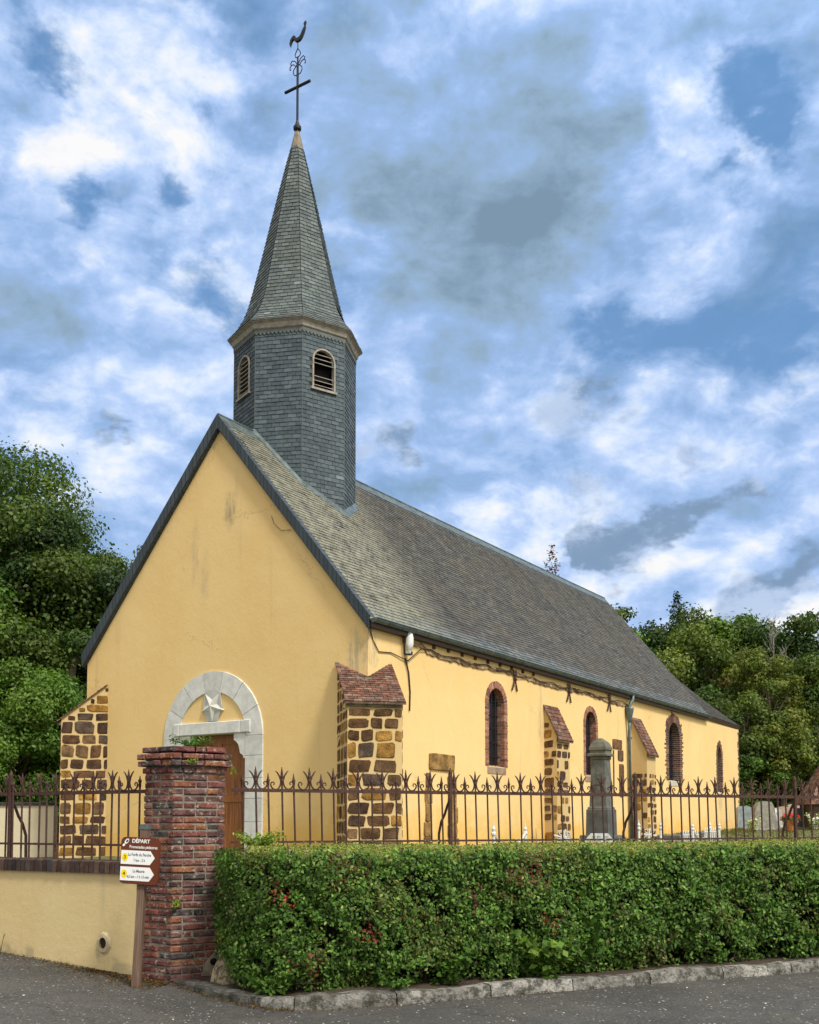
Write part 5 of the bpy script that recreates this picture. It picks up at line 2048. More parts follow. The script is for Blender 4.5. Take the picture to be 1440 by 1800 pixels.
def lump(x, y, z, s=0.0):
    return (np.sin(x * 3.1 + s) * np.cos(z * 4.3 + y * 2.0 + s) + .6 * np.sin(x * 7.7 + z * 6.1 + s * 2) + .5 * np.cos(y * 6.3 - z * 9.0 + x * 3.0))


def along(poly, n, rng, lo=0.0):
    P = np.array(poly)
    seg = np.linalg.norm(P[1:] - P[:-1], axis=1)
    cum = np.concatenate([[0], np.cumsum(seg)])
    s = rng.uniform(lo, cum[-1], n)
    i = np.clip(np.searchsorted(cum, s) - 1, 0, len(seg) - 1)
    t = ((s - cum[i]) / seg[i])[:, None]
    p = P[i] + (P[i + 1] - P[i]) * t
    d = (P[i + 1] - P[i]) / seg[i][:, None]
    nrm = np.stack([d[:, 1], -d[:, 0]], 1)
    # smooth normals across the bends
    return p, nrm, s


HTOP = 1.285
rng = np.random.default_rng(31)
NF = 125000
# nearer part denser
p, nr, s = along(HF, NF * 2, rng)
keep = rng.uniform(size=len(p)) < np.clip(1.35 - .085 * s, .35, 1)
p, nr, s = p[keep][:NF], nr[keep][:NF], s[keep][:NF]
n_ = len(p)
z = .10 + (HTOP - .10) * rng.uniform(size=n_) ** .92
# leaves sit in small sprays: most follow one of the spray centres
NCL = 7600
ci = np.sort(rng.choice(n_, NCL, replace=False))
order = rng.integers(0, NCL, n_)
inspray = rng.uniform(size=n_) < .80
src = np.where(inspray, ci[order], np.arange(n_))
p, nr, s, z = p[src], nr[src], s[src], z[src]
cout = rng.normal(-.008, .032, NCL)
cout = np.where(inspray, cout[order], rng.normal(0, .02, n_))
jit = rng.normal(size=(n_, 3)) * np.where(inspray, .024, .01)[:, None] * (1 + .03 * s)[:, None]
lm = lump(p[:, 0], p[:, 1], z)
bul = .045 * lm + .06 * np.sin(pi * np.clip((z - .1) / 1.2, 0, 1)) - .07 * np.clip((z - HTOP + .07) / .07, 0, 1) ** 2 - .10 * np.clip((.35 - z) / .25, 0, 1)
depth = np.where(inspray, 0, rng.exponential(.09, n_)) - cout
gapm = lump(p[:, 0] * 1.3 + 2, p[:, 1] * 1.3, z * 1.5, 4.0)
thin = (gapm > .62) | ((z < .28) & (np.sin(p[:, 0] * 5.3) + np.sin(p[:, 0] * 2.1 + 1) > .1))
hsh = np.modf(np.abs(np.sin(src * 12.9898) * 43758.5453))[0]
keep = ~(thin & (hsh < .70))
x = p[:, 0] + nr[:, 0] * (bul - depth) + jit[:, 0]; y = p[:, 1] + nr[:, 1] * (bul - depth) + jit[:, 1]
z = z + jit[:, 2]
cen = np.stack([x, y, z], 1)[keep]
nn = (np.stack([nr[:, 0], nr[:, 1], np.full(n_, .45)], 1)[keep] + rng.normal(size=(keep.sum(), 3)) * .55)
nk = len(cen)
tonek = np.modf(np.abs(np.sin(src[keep] * 78.233) * 12543.123))[0]
sz = rng.uniform(.022, .046, nk) * (1 + .04 * s[keep])
base = np.array([[.038, .090, .012], [.060, .130, .018], [.088, .170, .026], [.125, .205, .040], [.024, .060, .012], [.165, .21, .055]])
col = base[rng.choice(6, nk, p=[.22, .30, .22, .12, .10, .04])] * rng.uniform(.75, 1.25, (nk, 1)) * (.75 + .8 * tonek)[:, None]
patch = lump(cen[:, 0] * .8, cen[:, 1] * .8, cen[:, 2] * .9, 1.7)
yl = (patch > .75) & (rng.uniform(size=nk) < .35)
col[yl] = np.array([.11, .115, .03]) * rng.uniform(.7, 1.2, (yl.sum(), 1))
# dead brown and reddened sprays
for cx, cz, r, c_, pr in ((-.35, .60, .10, (.15, .028, .016), .75), (-1.15, .95, .09, (.19, .075, .022), .6), (-.85, .30, .14, (.16, .065, .03), .45), (1.15, 1.10, .16, (.13, .045, .025), .6),
                          (1.35, .62, .10, (.15, .05, .025), .5), (-1.05, .87, .05, (.42, .06, .02), .6), (-.55, 1.14, .16, (.13, .08, .03), .5), (.6, .9, .09, (.12, .04, .03), .4)):
    wob = 1 + .45 * np.sin(np.arctan2(cen[:, 2] - cz, cen[:, 0] - cx) * 3 + cx * 9) + .3 * np.sin(cen[:, 0] * 60) * np.sin(cen[:, 2] * 55)
    m_ = ((cen[:, 0] - cx) ** 2 + (cen[:, 2] - cz) ** 2 < (r * wob) ** 2) & (rng.uniform(size=nk) < pr * .7)
    col[m_] = np.array(c_) * rng.uniform(.6, 1.3, (m_.sum(), 1))
br_ = rng.uniform(size=nk) < .008
col[br_] = np.array([.12, .06, .03])
# clipped top, in lighter leaf colours
NTp = 60000
t = rng.uniform(size=NTp)
pf, _, sf = along(HF[2:], NTp, rng)
k_ = np.clip((pf[:, 0] + 1.5) / 10.5, 0, 1)
hb = np.array(HB)
yb = np.interp(pf[:, 0], hb[:, 0], hb[:, 1])
xb = np.clip(pf[:, 0] - .15, -1.7, 9)
yb = np.interp(xb, hb[:, 0], hb[:, 1])
tx = pf[:, 0] + (xb - pf[:, 0]) * t; ty = pf[:, 1] + (yb - pf[:, 1]) * t
tz = HTOP - .02 + .055 * np.sin(np.clip(t * 1.2, 0, 1) * pi / 2) + .012 * lump(tx, ty, tx * 0) - rng.exponential(.022, NTp) + (rng.uniform(size=NTp) < .05) * rng.uniform(0, .05, NTp)
tz -= .05 * np.clip((.08 - t) / .08, 0, 1)
tcen = np.stack([tx, ty, tz], 1)
tn = np.stack([np.zeros(NTp), np.full(NTp, -.3), np.ones(NTp)], 1) + rng.normal(size=(NTp, 3)) * .7
tbase = np.array([[.19, .23, .040], [.25, .28, .055], [.30, .32, .085], [.12, .16, .028], [.32, .27, .12]])
tcol = tbase[rng.choice(5, NTp, p=[.3, .28, .15, .19, .08])] * rng.uniform(.75, 1.25, (NTp, 1))
tsz = rng.uniform(.018, .036, NTp) * (1 + .02 * sf)
leaf_mesh('foliage', np.concatenate([cen, tcen]), np.concatenate([nn, tn]), np.concatenate([sz, tsz]), np.concatenate([col, tcol]), M['hedge_leaf'], hedge, .58, rng)
# dark hull painted for the shaded, twiggy depth behind the leaves
mb = MB()
hin = offset_line(HF, .17)
hin[0] = (-1.66, 10.2)
for a, b in zip(hin[:-1], hin[1:]):
    ba = (max(a[0] - .1, -1.6), np.interp(max(a[0] - .1, -1.6), hb[:, 0], hb[:, 1]) - .06)
    bb = (max(b[0] - .1, -1.6), np.interp(max(b[0] - .1, -1.6), hb[:, 0], hb[:, 1]) - .06)
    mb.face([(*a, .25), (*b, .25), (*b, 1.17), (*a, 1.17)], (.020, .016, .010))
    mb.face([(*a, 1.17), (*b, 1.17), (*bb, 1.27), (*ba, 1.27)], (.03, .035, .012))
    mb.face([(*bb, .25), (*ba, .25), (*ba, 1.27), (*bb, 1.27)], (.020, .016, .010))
mb.build('dark_core', M['bark'], hedge)
mb = MB()
rs = random.Random(12)
for k in range(420):
    s_ = rs.uniform(0, 1)
    i = rs.randrange(len(HF) - 3)
    a, b = Vector((*HF[i], 0)), Vector((*HF[i + 1], 0))
    q = a.lerp(b, s_)
    d = (b - a).normalized(); n0 = Vector((d.y, -d.x, 0))
    z = rs.uniform(.12, 1.2)
    gx = float(lump(q.x * 1.3 + 2, q.y * 1.3, z * 1.5, 4.0))
    if gx < .4 and rs.random() < .75: continue
    st = q - n0 * .13 + Vector((0, 0, z))
    pts = [st]
    dr = (n0 * rs.uniform(.2, .7) + d * rs.uniform(-.9, .9) + Vector((0, 0, rs.uniform(-.3, .9)))).normalized()
    for j in range(4):
        dr = (dr + Vector((rs.uniform(-.45, .45), rs.uniform(-.3, .3), rs.uniform(-.35, .45)))).normalized()
        pts.append(pts[-1] + dr * rs.uniform(.05, .10))
    g = rs.uniform(.7, 1.4)
    mb.tube(pts, [.0045, .004, .0035, .0028, .0015], 4, (.16 * g, .13 * g, .095 * g))
for k in range(30):
    i = rs.randrange(2, len(HF) - 3)
    a, b = Vector((*HF[i], 0)), Vector((*HF[i + 1], 0))
    q = a.lerp(b, rs.random()); d = (b - a).normalized(); n0 = Vector((d.y, -d.x, 0))
    mb.tube([q - n0 * .25 + Vector((0, 0, .05)), q - n0 * rs.uniform(.1, .2) + d * rs.uniform(-.1, .1) + Vector((0, 0, .45))], [.016, .009], 5, (.07, .05, .035))
mb.build('twigs', M['bark'], hedge)


def weed(name, loc, n, h, spread, cols, label, cat='plant', leaf=.05, seed=1, mat='hedge_leaf', up=.8, asp=.5):
    """small plant: thin stems with leaves along them"""
    rg = np.random.default_rng(seed)
    root = empty(name, loc, 0, label, cat)
    mb = MB()
    C_, N_, S_, K_ = [], [], [], []
    for k in range(n):
        a = rg.uniform(0, 2 * pi)
        d = np.array([cos(a) * spread, sin(a) * spread, h]) * rg.uniform(.55, 1.0)
        p0 = np.array([cos(a), sin(a), 0]) * spread * .15 * rg.uniform()
        pts = []
        for t in np.linspace(0, 1, 6):
            q = p0 + d * np.array([t ** 1.4, t ** 1.4, t ** up])
            pts.append(tuple(q))
            if t > .1:
                for m_ in range(3):
                    C_.append(q + rg.normal(size=3) * leaf * .5)
                    N_.append(np.array([cos(a) * .5, sin(a) * .5, .8]) + rg.normal(size=3) * .5)
                    S_.append(leaf * rg.uniform(.6, 1.2))
                    K_.append(np.array(cols[rg.integers(len(cols))]) * rg.uniform(.75, 1.25))
        mb.tube(pts, .003, 4, tuple(np.array(cols[0]) * .8))
    mb.build('stems', M['bark'], root)
    leaf_mesh('leaves', np.array(C_), np.array(N_), np.array(S_), np.array(K_), M[mat], root, asp, rg)
    return root


LIME = [(.20, .30, .035), (.26, .36, .05), (.16, .25, .03)]
GRN = [(.07, .15, .02), (.10, .19, .03), (.05, .11, .02)]
weed('fern', (-1.44, 9.95, 1.27), 34, .20, .26, LIME, 'feathery lime green plant sprouting from the hedge top by the door', leaf=.045, seed=3)
weed('weed', (-2.18, 10.28, topz), 22, .09, .22, GRN, 'low green weed growing on top of the brick pillar', leaf=.04, seed=5)
weed('creeper', (-1.86, 10.30, 2.22), 9, -.20, .13, LIME, 'thin pale creeper hanging off the pillar cap corner', leaf=.03, seed=6, up=1.6)
weed('weed', (-2.24, 9.985, 1.0 - .25), 8, .06, .05, LIME, 'tiny yellow green weed rooted halfway up the pillar corner', leaf=.03, seed=8)
weed('weed', (-2.12, 9.93 + .08, 2.12), 8, .05, .07, LIME, 'mossy tuft growing on the pillar corbel below its top', leaf=.03, seed=9)
weed('weed', (-1.20, 8.93, .06), 26, .30, .30, GRN, 'leafy weed spilling over the kerb at the hedge corner', leaf=.055, seed=10)
weed('vine', (1.28, 9.70, .10), 26, .42, .28, [(.09, .17, .022), (.13, .21, .03), (.06, .13, .018)], 'bright leafed vine trailing over the kerb under the hedge', leaf=.085, seed=11, asp=.75)
weed('vine', (1.75, 9.98, .30), 10, .50, .16, GRN, 'broad leafed vine climbing the hedge face', leaf=.085, seed=12, asp=.8)
weed('vine', (.38, 9.42, .10), 16, .30, .2, GRN, 'short broad leafed vine at the hedge foot behind the kerb joint', leaf=.07, seed=13, asp=.75)
weed('weed', (-.12, 9.06, .10), 8, .10, .14, GRN, 'small weed on the kerb under the middle of the hedge', leaf=.05, seed=14)
weed('weed', (-4.30, 10.95, .17), 7, .22, .06, [(.12, .13, .05), (.16, .15, .06)], 'dry stalky weed at the foot of the cream wall', leaf=.02, seed=15, asp=.4)
weed('dandelion', (-1.72, 9.70, .42), 5, .08, .05, [(.60, .36, .01), (.65, .40, .02)], 'small yellow flower in the gap between pillar and hedge', 'flower', leaf=.03, seed=16, asp=.9)

# leaf litter along the wall and kerb
rg = np.random.default_rng(55)
C_, K_ = [], []
for k in range(5200):
    if rg.uniform() < .75:
        s = rg.exponential(.75) ; off = rg.exponential(.16)
        q = LA + LD * (s - .45) ; nv = Vector((-LD.y, LD.x, 0))
        x, y = q.x - LD.y * off * -1 * -1, q.y - off
        x = q.x - .25 * off
    else:
        i = rg.integers(0, 8); t = rg.uniform()
        x = KERB[i][0] + (KERB[i + 1][0] - KERB[i][0]) * t; y = KERB[i][1] + (KERB[i + 1][1] - KERB[i][1]) * t - rg.exponential(.05) - .01
        if i > 3 and rg.uniform() < .6: continue
    C_.append((x, y, road_z(x, y) + .006 + rg.uniform(0, .012)))
    K_.append(np.array([(.10, .05, .02), (.16, .085, .03), (.06, .04, .025), (.22, .12, .03), (.10, .10, .03)][rg.integers(5)]) * rg.uniform(.6, 1.2))
C_ = np.array(C_)
lit = leaf_mesh('leaf_litter', C_, np.array([[0, 0, 1.]]) + rg.normal(size=C_.shape) * .35, rg.uniform(.008, .026, len(C_)), np.array(K_), M['litter'], None, .6, rg)
tag(lit, 'scattered brown leaf litter along the wall foot and kerb', 'leaf litter', kind='stuff')
rg = np.random.default_rng(56)
C_ = np.stack([rg.uniform(-3.5, 5, 160), rg.uniform(7.6, 11, 160), np.full(160, .006)], 1)
C_ = C_[C_[:, 1] < np.interp(C_[:, 0], [k[0] for k in KERB], [k[1] for k in KERB], left=9.5) - .05]
C_[:, 2] = [road_z(a, b) + .007 for a, b, _ in C_]
gr = leaf_mesh('gravel', C_, np.array([[0, 0, 1.]]) + rg.normal(size=C_.shape) * .25, rg.uniform(.012, .032, len(C_)), np.array([[.5, .49, .45]]) * rg.uniform(.5, 1.1, (len(C_), 1)), M['litter'], None, .8, rg)
tag(gr, 'pale bits of gravel strewn on the asphalt', 'gravel', kind='stuff')

# grass tufts by the churchyard walls
rg = np.random.default_rng(57)
C_, N_, S_, K_ = [], [], [], []
for k in range(9000):
    r = rg.uniform()
    if r < .35:
        x, y = rg.uniform(-9, -3.2), 0
        y = bound_y(x) + rg.exponential(.6) + .1
    elif r < .6:
        u, v = rg.uniform(-1, 26), -rg.exponential(.5) - .1
        x, y = ch2w(u, v)
    else:
        x = rg.uniform(8, 20); y = rg.uniform(24, 48)
    hgt = rg.uniform(.05, .14)
    C_.append((x, y, yard_z(x, y) + hgt * .6)); N_.append((rg.normal(), rg.normal(), .15)); S_.append(hgt * 1.8)
    K_.append(np.array([(.09, .13, .03), (.13, .16, .04), (.17, .16, .06)][rg.integers(3)]) * rg.uniform(.7, 1.2))
gs = leaf_mesh('grass', np.array(C_), np.array(N_), np.array(S_), np.array(K_), M['leaf'], None, .14, rg)
tag(gs, 'thin grass growing in the churchyard', 'grass', kind='stuff')

# ------------------------------------------------------------------ low wall beyond the church on the north side
nw = empty('far_wall', (-8.9, 26.0, 0), 0, 'old pale wall with dark coping running from the far church buttress', 'wall')
mb = MB(); mb.box(-12, 0, -.15, .15, .3, 1.98); mb.build('rendered_wall', M['old_render'], nw)
mb = MB()
rs = random.Random(2)
x = -12.0
while x < -.02:
    w_ = rs.uniform(.28, .4)
    k_ = rs.uniform(.7, 1.2)
    mb.chamfer([(x, -.2, 1.985), (min(x + w_, 0) - .01, -.2, 1.985), (min(x + w_, 0) - .01, .2, 1.985), (x, .2, 1.985)],
               [(x, -.2, 2.06), (min(x + w_, 0) - .01, -.2, 2.06), (min(x + w_, 0) - .01, .2, 2.06), (x, .2, 2.06)], .02, (.06 * k_, .058 * k_, .05 * k_))
    x += w_
mb.build('coping_stones', M['ironstone'], nw)

# ------------------------------------------------------------------ war memorial and graves
def rbox(mb, cx, cy, z0, z1, hx, hy, col, ch=.02, tx=1.0):
    mb.chamfer([(cx - hx, cy - hy, z0), (cx + hx, cy - hy, z0), (cx + hx, cy + hy, z0), (cx - hx, cy + hy, z0)],
               [(cx - hx * tx, cy - hy * tx, z1), (cx + hx * tx, cy - hy * tx, z1), (cx + hx * tx, cy + hy * tx, z1), (cx - hx * tx, cy + hy * tx, z1)], ch, col)


GRY = (.115, .120, .112)
mem = empty('war_memorial', (4.64, 25.0, yard_z(4.8, 25)), pi / 2 - YAW, 'tall grey granite obelisk memorial before the church wall', 'memorial')
# local x points along the nave, so the inscribed face looks down -x
mb = MB()
rbox(mb, 0, 0, -.1, .40, .40, .40, GRY, .02); rbox(mb, 0, 0, .402, 1.02, .285, .285, (.085, .09, .09), .015, .96)
rbox(mb, 0, 0, 1.022, 1.08, .25, .25, GRY, .02)
mb.build('base', M['granite'], mem)
mb = MB()
rbox(mb, 0, 0, 1.082, 2.22, .215, .215, GRY, .012, .80)
mb.build('shaft', M['granite'], mem)
mb = MB()
rbox(mb, 0, 0, 2.222, 2.30, .19, .19, (.11, .112, .095), .01); rbox(mb, 0, 0, 2.302, 2.37, .25, .25, (.12, .12, .09), .02)
rbox(mb, 0, 0, 2.372, 2.45, .20, .20, (.12, .118, .09), .01)
mb.lathe([(.31, 2.45), (.30, 2.52), (.22, 2.64), (.06, 2.74)], (0, 0, 0), 4, (.125, .12, .095), pi / 4)
mb.build('capstone', M['granite'], mem)
mb = MB()
for zc in (2.02, 1.92, 1.82):
    xq = -.215 + (zc - 1.082) * .038
    mb.tube([(xq, -.05, zc), (xq - .004, .05, zc - .07)], .016, 5, (.15, .155, .145))
    mb.tube([(xq, .05, zc), (xq - .004, -.05, zc - .07)], .012, 5, (.14, .145, .135))
mb.tube([(-.176, 0, 2.10), (-.195, 0, 1.68)], .014, 5, (.14, .145, .135))
mb.box(-.205, -.18, -.11, .11, 1.60, 1.62, (.07, .072, .07))
mb.build('relief', M['granite'], mem)
tab = empty('memorial_tablet', (4.45, 24.35, yard_z(4.5, 24.3)), pi / 2 - YAW + .25, 'whitish octagonal stone tablet leaning before the granite obelisk', 'tablet')
mb = MB()
o8 = [(-.30, 0), (.30, 0), (.33, .08), (.33, .30), (.20, .46), (-.20, .46), (-.33, .30), (-.33, .08)]
mb.prism([(-.02 + p[1] * .25, p[0], .0 + p[1]) for p in o8], (.06, 0, 0), (.46, .49, .50))
mb.build('slab', M['white_paint'], tab)
mb = MB()
rs = random.Random(3)
for r in range(4):
    for c in range(3):
        y0 = -.2 + c * .14 + rs.uniform(-.02, .02); z0 = .09 + r * .09
        mb.face([(-.023 + z0 * .25, y0, z0), (-.023 + (z0 + .035) * .25, y0, z0 + .035), (-.023 + (z0 + .035) * .25, y0 + .09, z0 + .035), (-.023 + z0 * .25, y0 + .09, z0)], (.24, .27, .28))
mb.build('worn_relief', M['white_paint'], tab)

# white grave ornaments along the south wall
WH = (.62, .64, .62)


def grave_post(loc, h, label, group='white ornamental grave posts'):
    r = empty('grave_post', loc, 0, label, 'grave post', group)
    mb = MB()
    k = h / .6
    mb.lathe([(.065, 0), (.065, .06 * k), (.040, .08 * k), (.034, .40 * k), (.055, .43 * k), (.055, .46 * k), (.03, .48 * k), (.048, .53 * k), (.02, .57 * k), (.006, .66 * k)], (0, 0, 0), 8, WH)
    mb.build('shaft', M['white_paint'], r)
    return r


def gp(px_x, y):
    return (px_x, y, yard_z(px_x, y) - .05)


posts = [(1.82, 22.4, .78, 'tallest white turned grave post between two fence bars by the narrow window'),
         (2.72, 24.3, .72, 'white turned grave post standing alone before the second buttress'),
         (6.05, 27.3, .72, 'white turned grave post at the downpipe foot'),
         (6.85, 28.2, .70, 'white turned grave post before the third buttress'),
         (8.05, 29.4, .62, 'white turned grave post left of the black wrought wreath slab'),
         (9.05, 31.2, .62, 'white turned grave post right of the stone slab'),
         (9.55, 31.9, .58, 'last white turned grave post before the choir window')]
for x, y, h, l in posts:
    grave_post(gp(x, y), h, l)
for (a, b), l in (((0, 1), 'white chain swagged between the two first grave posts'), ((4, 5), 'white chain swagged in front of the stone slab')):
    A, B = Vector(gp(posts[a][0], posts[a][1])) + Vector((0, 0, posts[a][2] * .75)), Vector(gp(posts[b][0], posts[b][1])) + Vector((0, 0, posts[b][2] * .75))
    mb = MB()
    pts = [A.lerp(B, t / 12) - Vector((0, 0, .9 * (1 - (2 * t / 12 - 1) ** 2) * .35)) for t in range(13)]
    mb.tube(pts, .03, 5, WH)
    tag(mb.build('grave_chain', M['white_paint']), l, 'chain')
rs = random.Random(41)


def iron_cross(loc, h, w, label, tilt=0.0):
    root = empty('grave_cross', loc, pi / 2 - YAW - .9, label, 'grave ornament')
    root.rotation_euler = (0, tilt, pi / 2 - YAW - .9)
    mb = MB()
    mb.tube([(0, 0, 0), (0, 0, h)], .022, 5, WH); mb.tube([(-w / 2, 0, h * .66), (w / 2, 0, h * .66)], .022, 5, WH)
    for sx in (-1, 1):
        for sz in (-1, 1):
            pts = [(sx * .03, 0, h * .66 + sz * .03), (sx * w * .25, 0, h * .66 + sz * h * .10), (sx * w * .32, 0, h * .66 + sz * h * .22), (sx * w * .14, 0, h * .66 + sz * h * .26), (sx * .05, 0, h * .66 + sz * h * .16)]
            mb.tube(pts, .013, 4, WH)
    mb.build('openwork', M['white_paint'], root)
    return root


iron_cross(gp(3.62, 25.0), .62, .50, 'white openwork iron grave cross left of the obelisk', .25)
iron_cross(gp(3.95, 25.4), .50, .40, 'smaller white openwork iron cross beside the obelisk base', -.3)
iron_cross(gp(6.40, 27.8), .55, .42, 'white openwork iron cross between two turned posts', .1)
for (x, y, L, hz, l) in ((7.6, 29.6, 1.5, .30, 'low grey grave slab edged with white ironwork'), (8.6, 31.0, 1.4, .34, 'low grey grave slab beneath the choir wall')):
    g = empty('grave_slab', gp(x, y), pi / 2 - YAW, l, 'grave')
    mb = MB(); rbox(mb, 0, 0, 0, hz * .5, L / 2, .42, (.22, .22, .20), .02); rbox(mb, 0, 0, hz * .5 + .002, hz, L / 2 * .85, .33, (.13, .135, .13), .03); mb.build('slab', M['granite'], g)
    mb = MB()
    for k in range(7):
        xx = -L / 2 + L * (k + .5) / 7
        mb.tube([(xx - .08, -.44, .02), (xx - .05, -.45, hz + .05), (xx, -.45, hz + .12), (xx + .05, -.45, hz + .05), (xx + .08, -.44, .02)], .012, 4, WH)
    mb.tube([(-L / 2, -.45, hz), (L / 2, -.45, hz)], .012, 4, WH)
    mb.build('railing', M['white_paint'], g)


def headstone(x, y, w, h, d, col, label, top='flat', mat='granite', extra=None):
    root = empty('headstone', (x, y, yard_z(x, y) - .05), .1, label, 'headstone')
    mb = MB()
    if top == 'round':
        prof = [(-w / 2, 0), (w / 2, 0), (w / 2, h - w / 2 * .6)] + [(w / 2 * cos(pi * k / 10), h - w / 2 * .6 + w / 2 * .6 * sin(pi * k / 10)) for k in range(1, 10)] + [(-w / 2, h - w / 2 * .6)]
    elif top == 'rough':
        r2 = random.Random(int(x * 10))
        prof = [(-w / 2, 0), (w / 2, 0)] + [(w / 2 * (1 - .55 * t) + r2.uniform(-.05, .05), h * t) for t in (.2, .4, .6, .8, .97)] + [(0, h)] + [(-w / 2 * (1 - .55 * t) + r2.uniform(-.05, .05), h * t) for t in (.97, .8, .6, .4, .2)]
    else:
        prof = [(-w / 2, 0), (w / 2, 0), (w / 2, h * .94), (w * .3, h), (-w * .3, h), (-w / 2, h * .94)]
    mb.prism([(p[0], -d / 2, p[1]) for p in prof], (0, d, 0), col)
    mb.build('stone', M[mat], root)
    mb = MB(); rbox(mb, 0, -.3, -.05, .16, w * .62, .5, tuple(c * 1.15 for c in col), .02); mb.build('plinth', M['granite'], root)
    if extra == 'cross':
        mb = MB(); mb.box(-.03, .03, -d / 2 - .05, -d / 2 - .002, h * .55, h * .95, (.7, .7, .7)); mb.box(-.11, .11, -d / 2 - .052, -d / 2 - .003, h * .78, h * .85, (.7, .7, .7)); mb.build('white_cross', M['white_paint'], root)
    return root


def pos(px, y):
    return (px - 720) / 1815 * y


headstone(pos(1307, 44), 44, .62, 1.05, .14, (.22, .26, .28), 'narrow blue grey headstone right against the church corner')
headstone(pos(1343, 41), 41, 1.25, 1.25, .3, (.24, .235, .20), 'broad rough granite headstone tapering to the top', 'rough')
headstone(pos(1361, 46), 46, .62, .95, .14, (.42, .42, .40), 'pale rounded headstone with a small white cross', 'round', extra='cross')
headstone(pos(1376, 48), 48, .95, 1.0, .16, (.34, .25, .19), 'pinkish granite headstone behind the red flowers', 'round')
headstone(pos(1396, 49), 49, .7, 1.1, .14, (.36, .26, .21), 'second pinkish headstone with square shoulders beyond the flower pot')
headstone(pos(1407, 43), 43, .55, .95, .14, (.075, .085, .095), 'dark polished headstone beside the terracotta flower pot')
headstone(pos(1422, 46), 46, .62, .70, .14, (.40, .43, .46), 'low pale blue grey headstone near the stone shed')
fp = empty('flower_pot', (pos(1389, 40), 40, yard_z(14.7, 40) + .0), 0, 'terracotta pot of red flowers among the graves', 'flower pot')
mb = MB(); mb.lathe([(.16, 0), (.19, .05), (.26, .36), (.29, .37), (.29, .44), (.25, .44)], (0, 0, 0), 14, (.42, .17, .06)); mb.build('pot', M['tile'], fp)
rg = np.random.default_rng(8)
n_ = 420
d_ = rg.normal(size=(n_, 3)); d_ /= np.linalg.norm(d_, axis=1, keepdims=True); d_[:, 2] = abs(d_[:, 2])
c_ = d_ * np.array([.42, .42, .30]) * rg.uniform(.6, 1, (n_, 1)) + np.array([0, 0, .44])
kc = np.where((d_[:, 2] > .45)[:, None], np.array([[.62, .02, .025]]), np.array([[.06, .12, .02]])) * rg.uniform(.7, 1.2, (n_, 1))
leaf_mesh('flowers', c_, d_, rg.uniform(.06, .11, n_), kc, M['flower'], fp, .8, rg)
weed('grave_flowers', (pos(1322, 39), 39, yard_z(13, 39)), 14, .55, .30, [(.62, .60, .20), (.55, .58, .35), (.10, .18, .03)], 'clump of pale yellow flowers before the rough granite headstone', 'flowers', leaf=.10, seed=21, asp=.8)
weed('grave_flowers', (pos(1431, 41), 41, yard_z(16, 41)), 14, .7, .30, [(.68, .70, .62), (.12, .2, .04), (.5, .6, .3)], 'clump of white flowers before the stone shed', 'flowers', leaf=.10, seed=22, asp=.8)
# graveyard wall and shed at the right
yw = empty('graveyard_wall', (12.0, 53.5, 0), .06, 'low grey stone wall behind the graves', 'wall')
mb = MB(); mb.box(-9, 22, -.2, .2, .8, 2.05); mb.build('masonry', M['old_render'], yw)
mb = MB()
x = -9.0
rs = random.Random(6)
while x < 21.9:
    w_ = rs.uniform(.5, .9)
    rbox(mb, x + w_ / 2, 0, 2.055, 2.16 + rs.uniform(-.01, .02), w_ / 2 - .01, .27, (.20, .19, .15), .02)
    x += w_
mb.build('coping_stones', M['ironstone'], yw)
sh = empty('stone_shed', (pos(1466, 42.5), 42.5, yard_z(17.4, 42.5)), pi / 2 - YAW + .45, 'small stone shed with steep brown tiled roof at the graveyard edge', 'shed')
mb = MB(); mb.box(-1.1, 1.1, -1.1, 1.1, -.2, 1.05, (.10, .075, .055)); mb.build('wall', M['ironstone'], sh)
mb = MB()
rs = random.Random(61)
ap = (0, 0, 3.5)
cs = [(-1.3, -1.3, 1.02), (1.3, -1.3, 1.02), (1.3, 1.3, 1.02), (-1.3, 1.3, 1.02)]
for k in range(4):
    a, b = cs[k], cs[(k + 1) % 4]
    mb.face([a, b, ap], (.12, .085, .06))
    t0 = tuple(ap[i] * .9 + a[i] * .1 for i in range(3)); t1 = tuple(ap[i] * .9 + b[i] * .1 for i in range(3))
    tile_slope(mb, t0, t1, a, b, rs, ch=.2, tw=.24)
mb.build('roof', M['tile'], sh)
mb = MB(); mb.box(-.3, .3, -1.14, -1.105, -.1, .95, (.05, .035, .028)); mb.build('door', M['bark'], sh)

# ------------------------------------------------------------------ trees
TRN = np.random.default_rng(99)


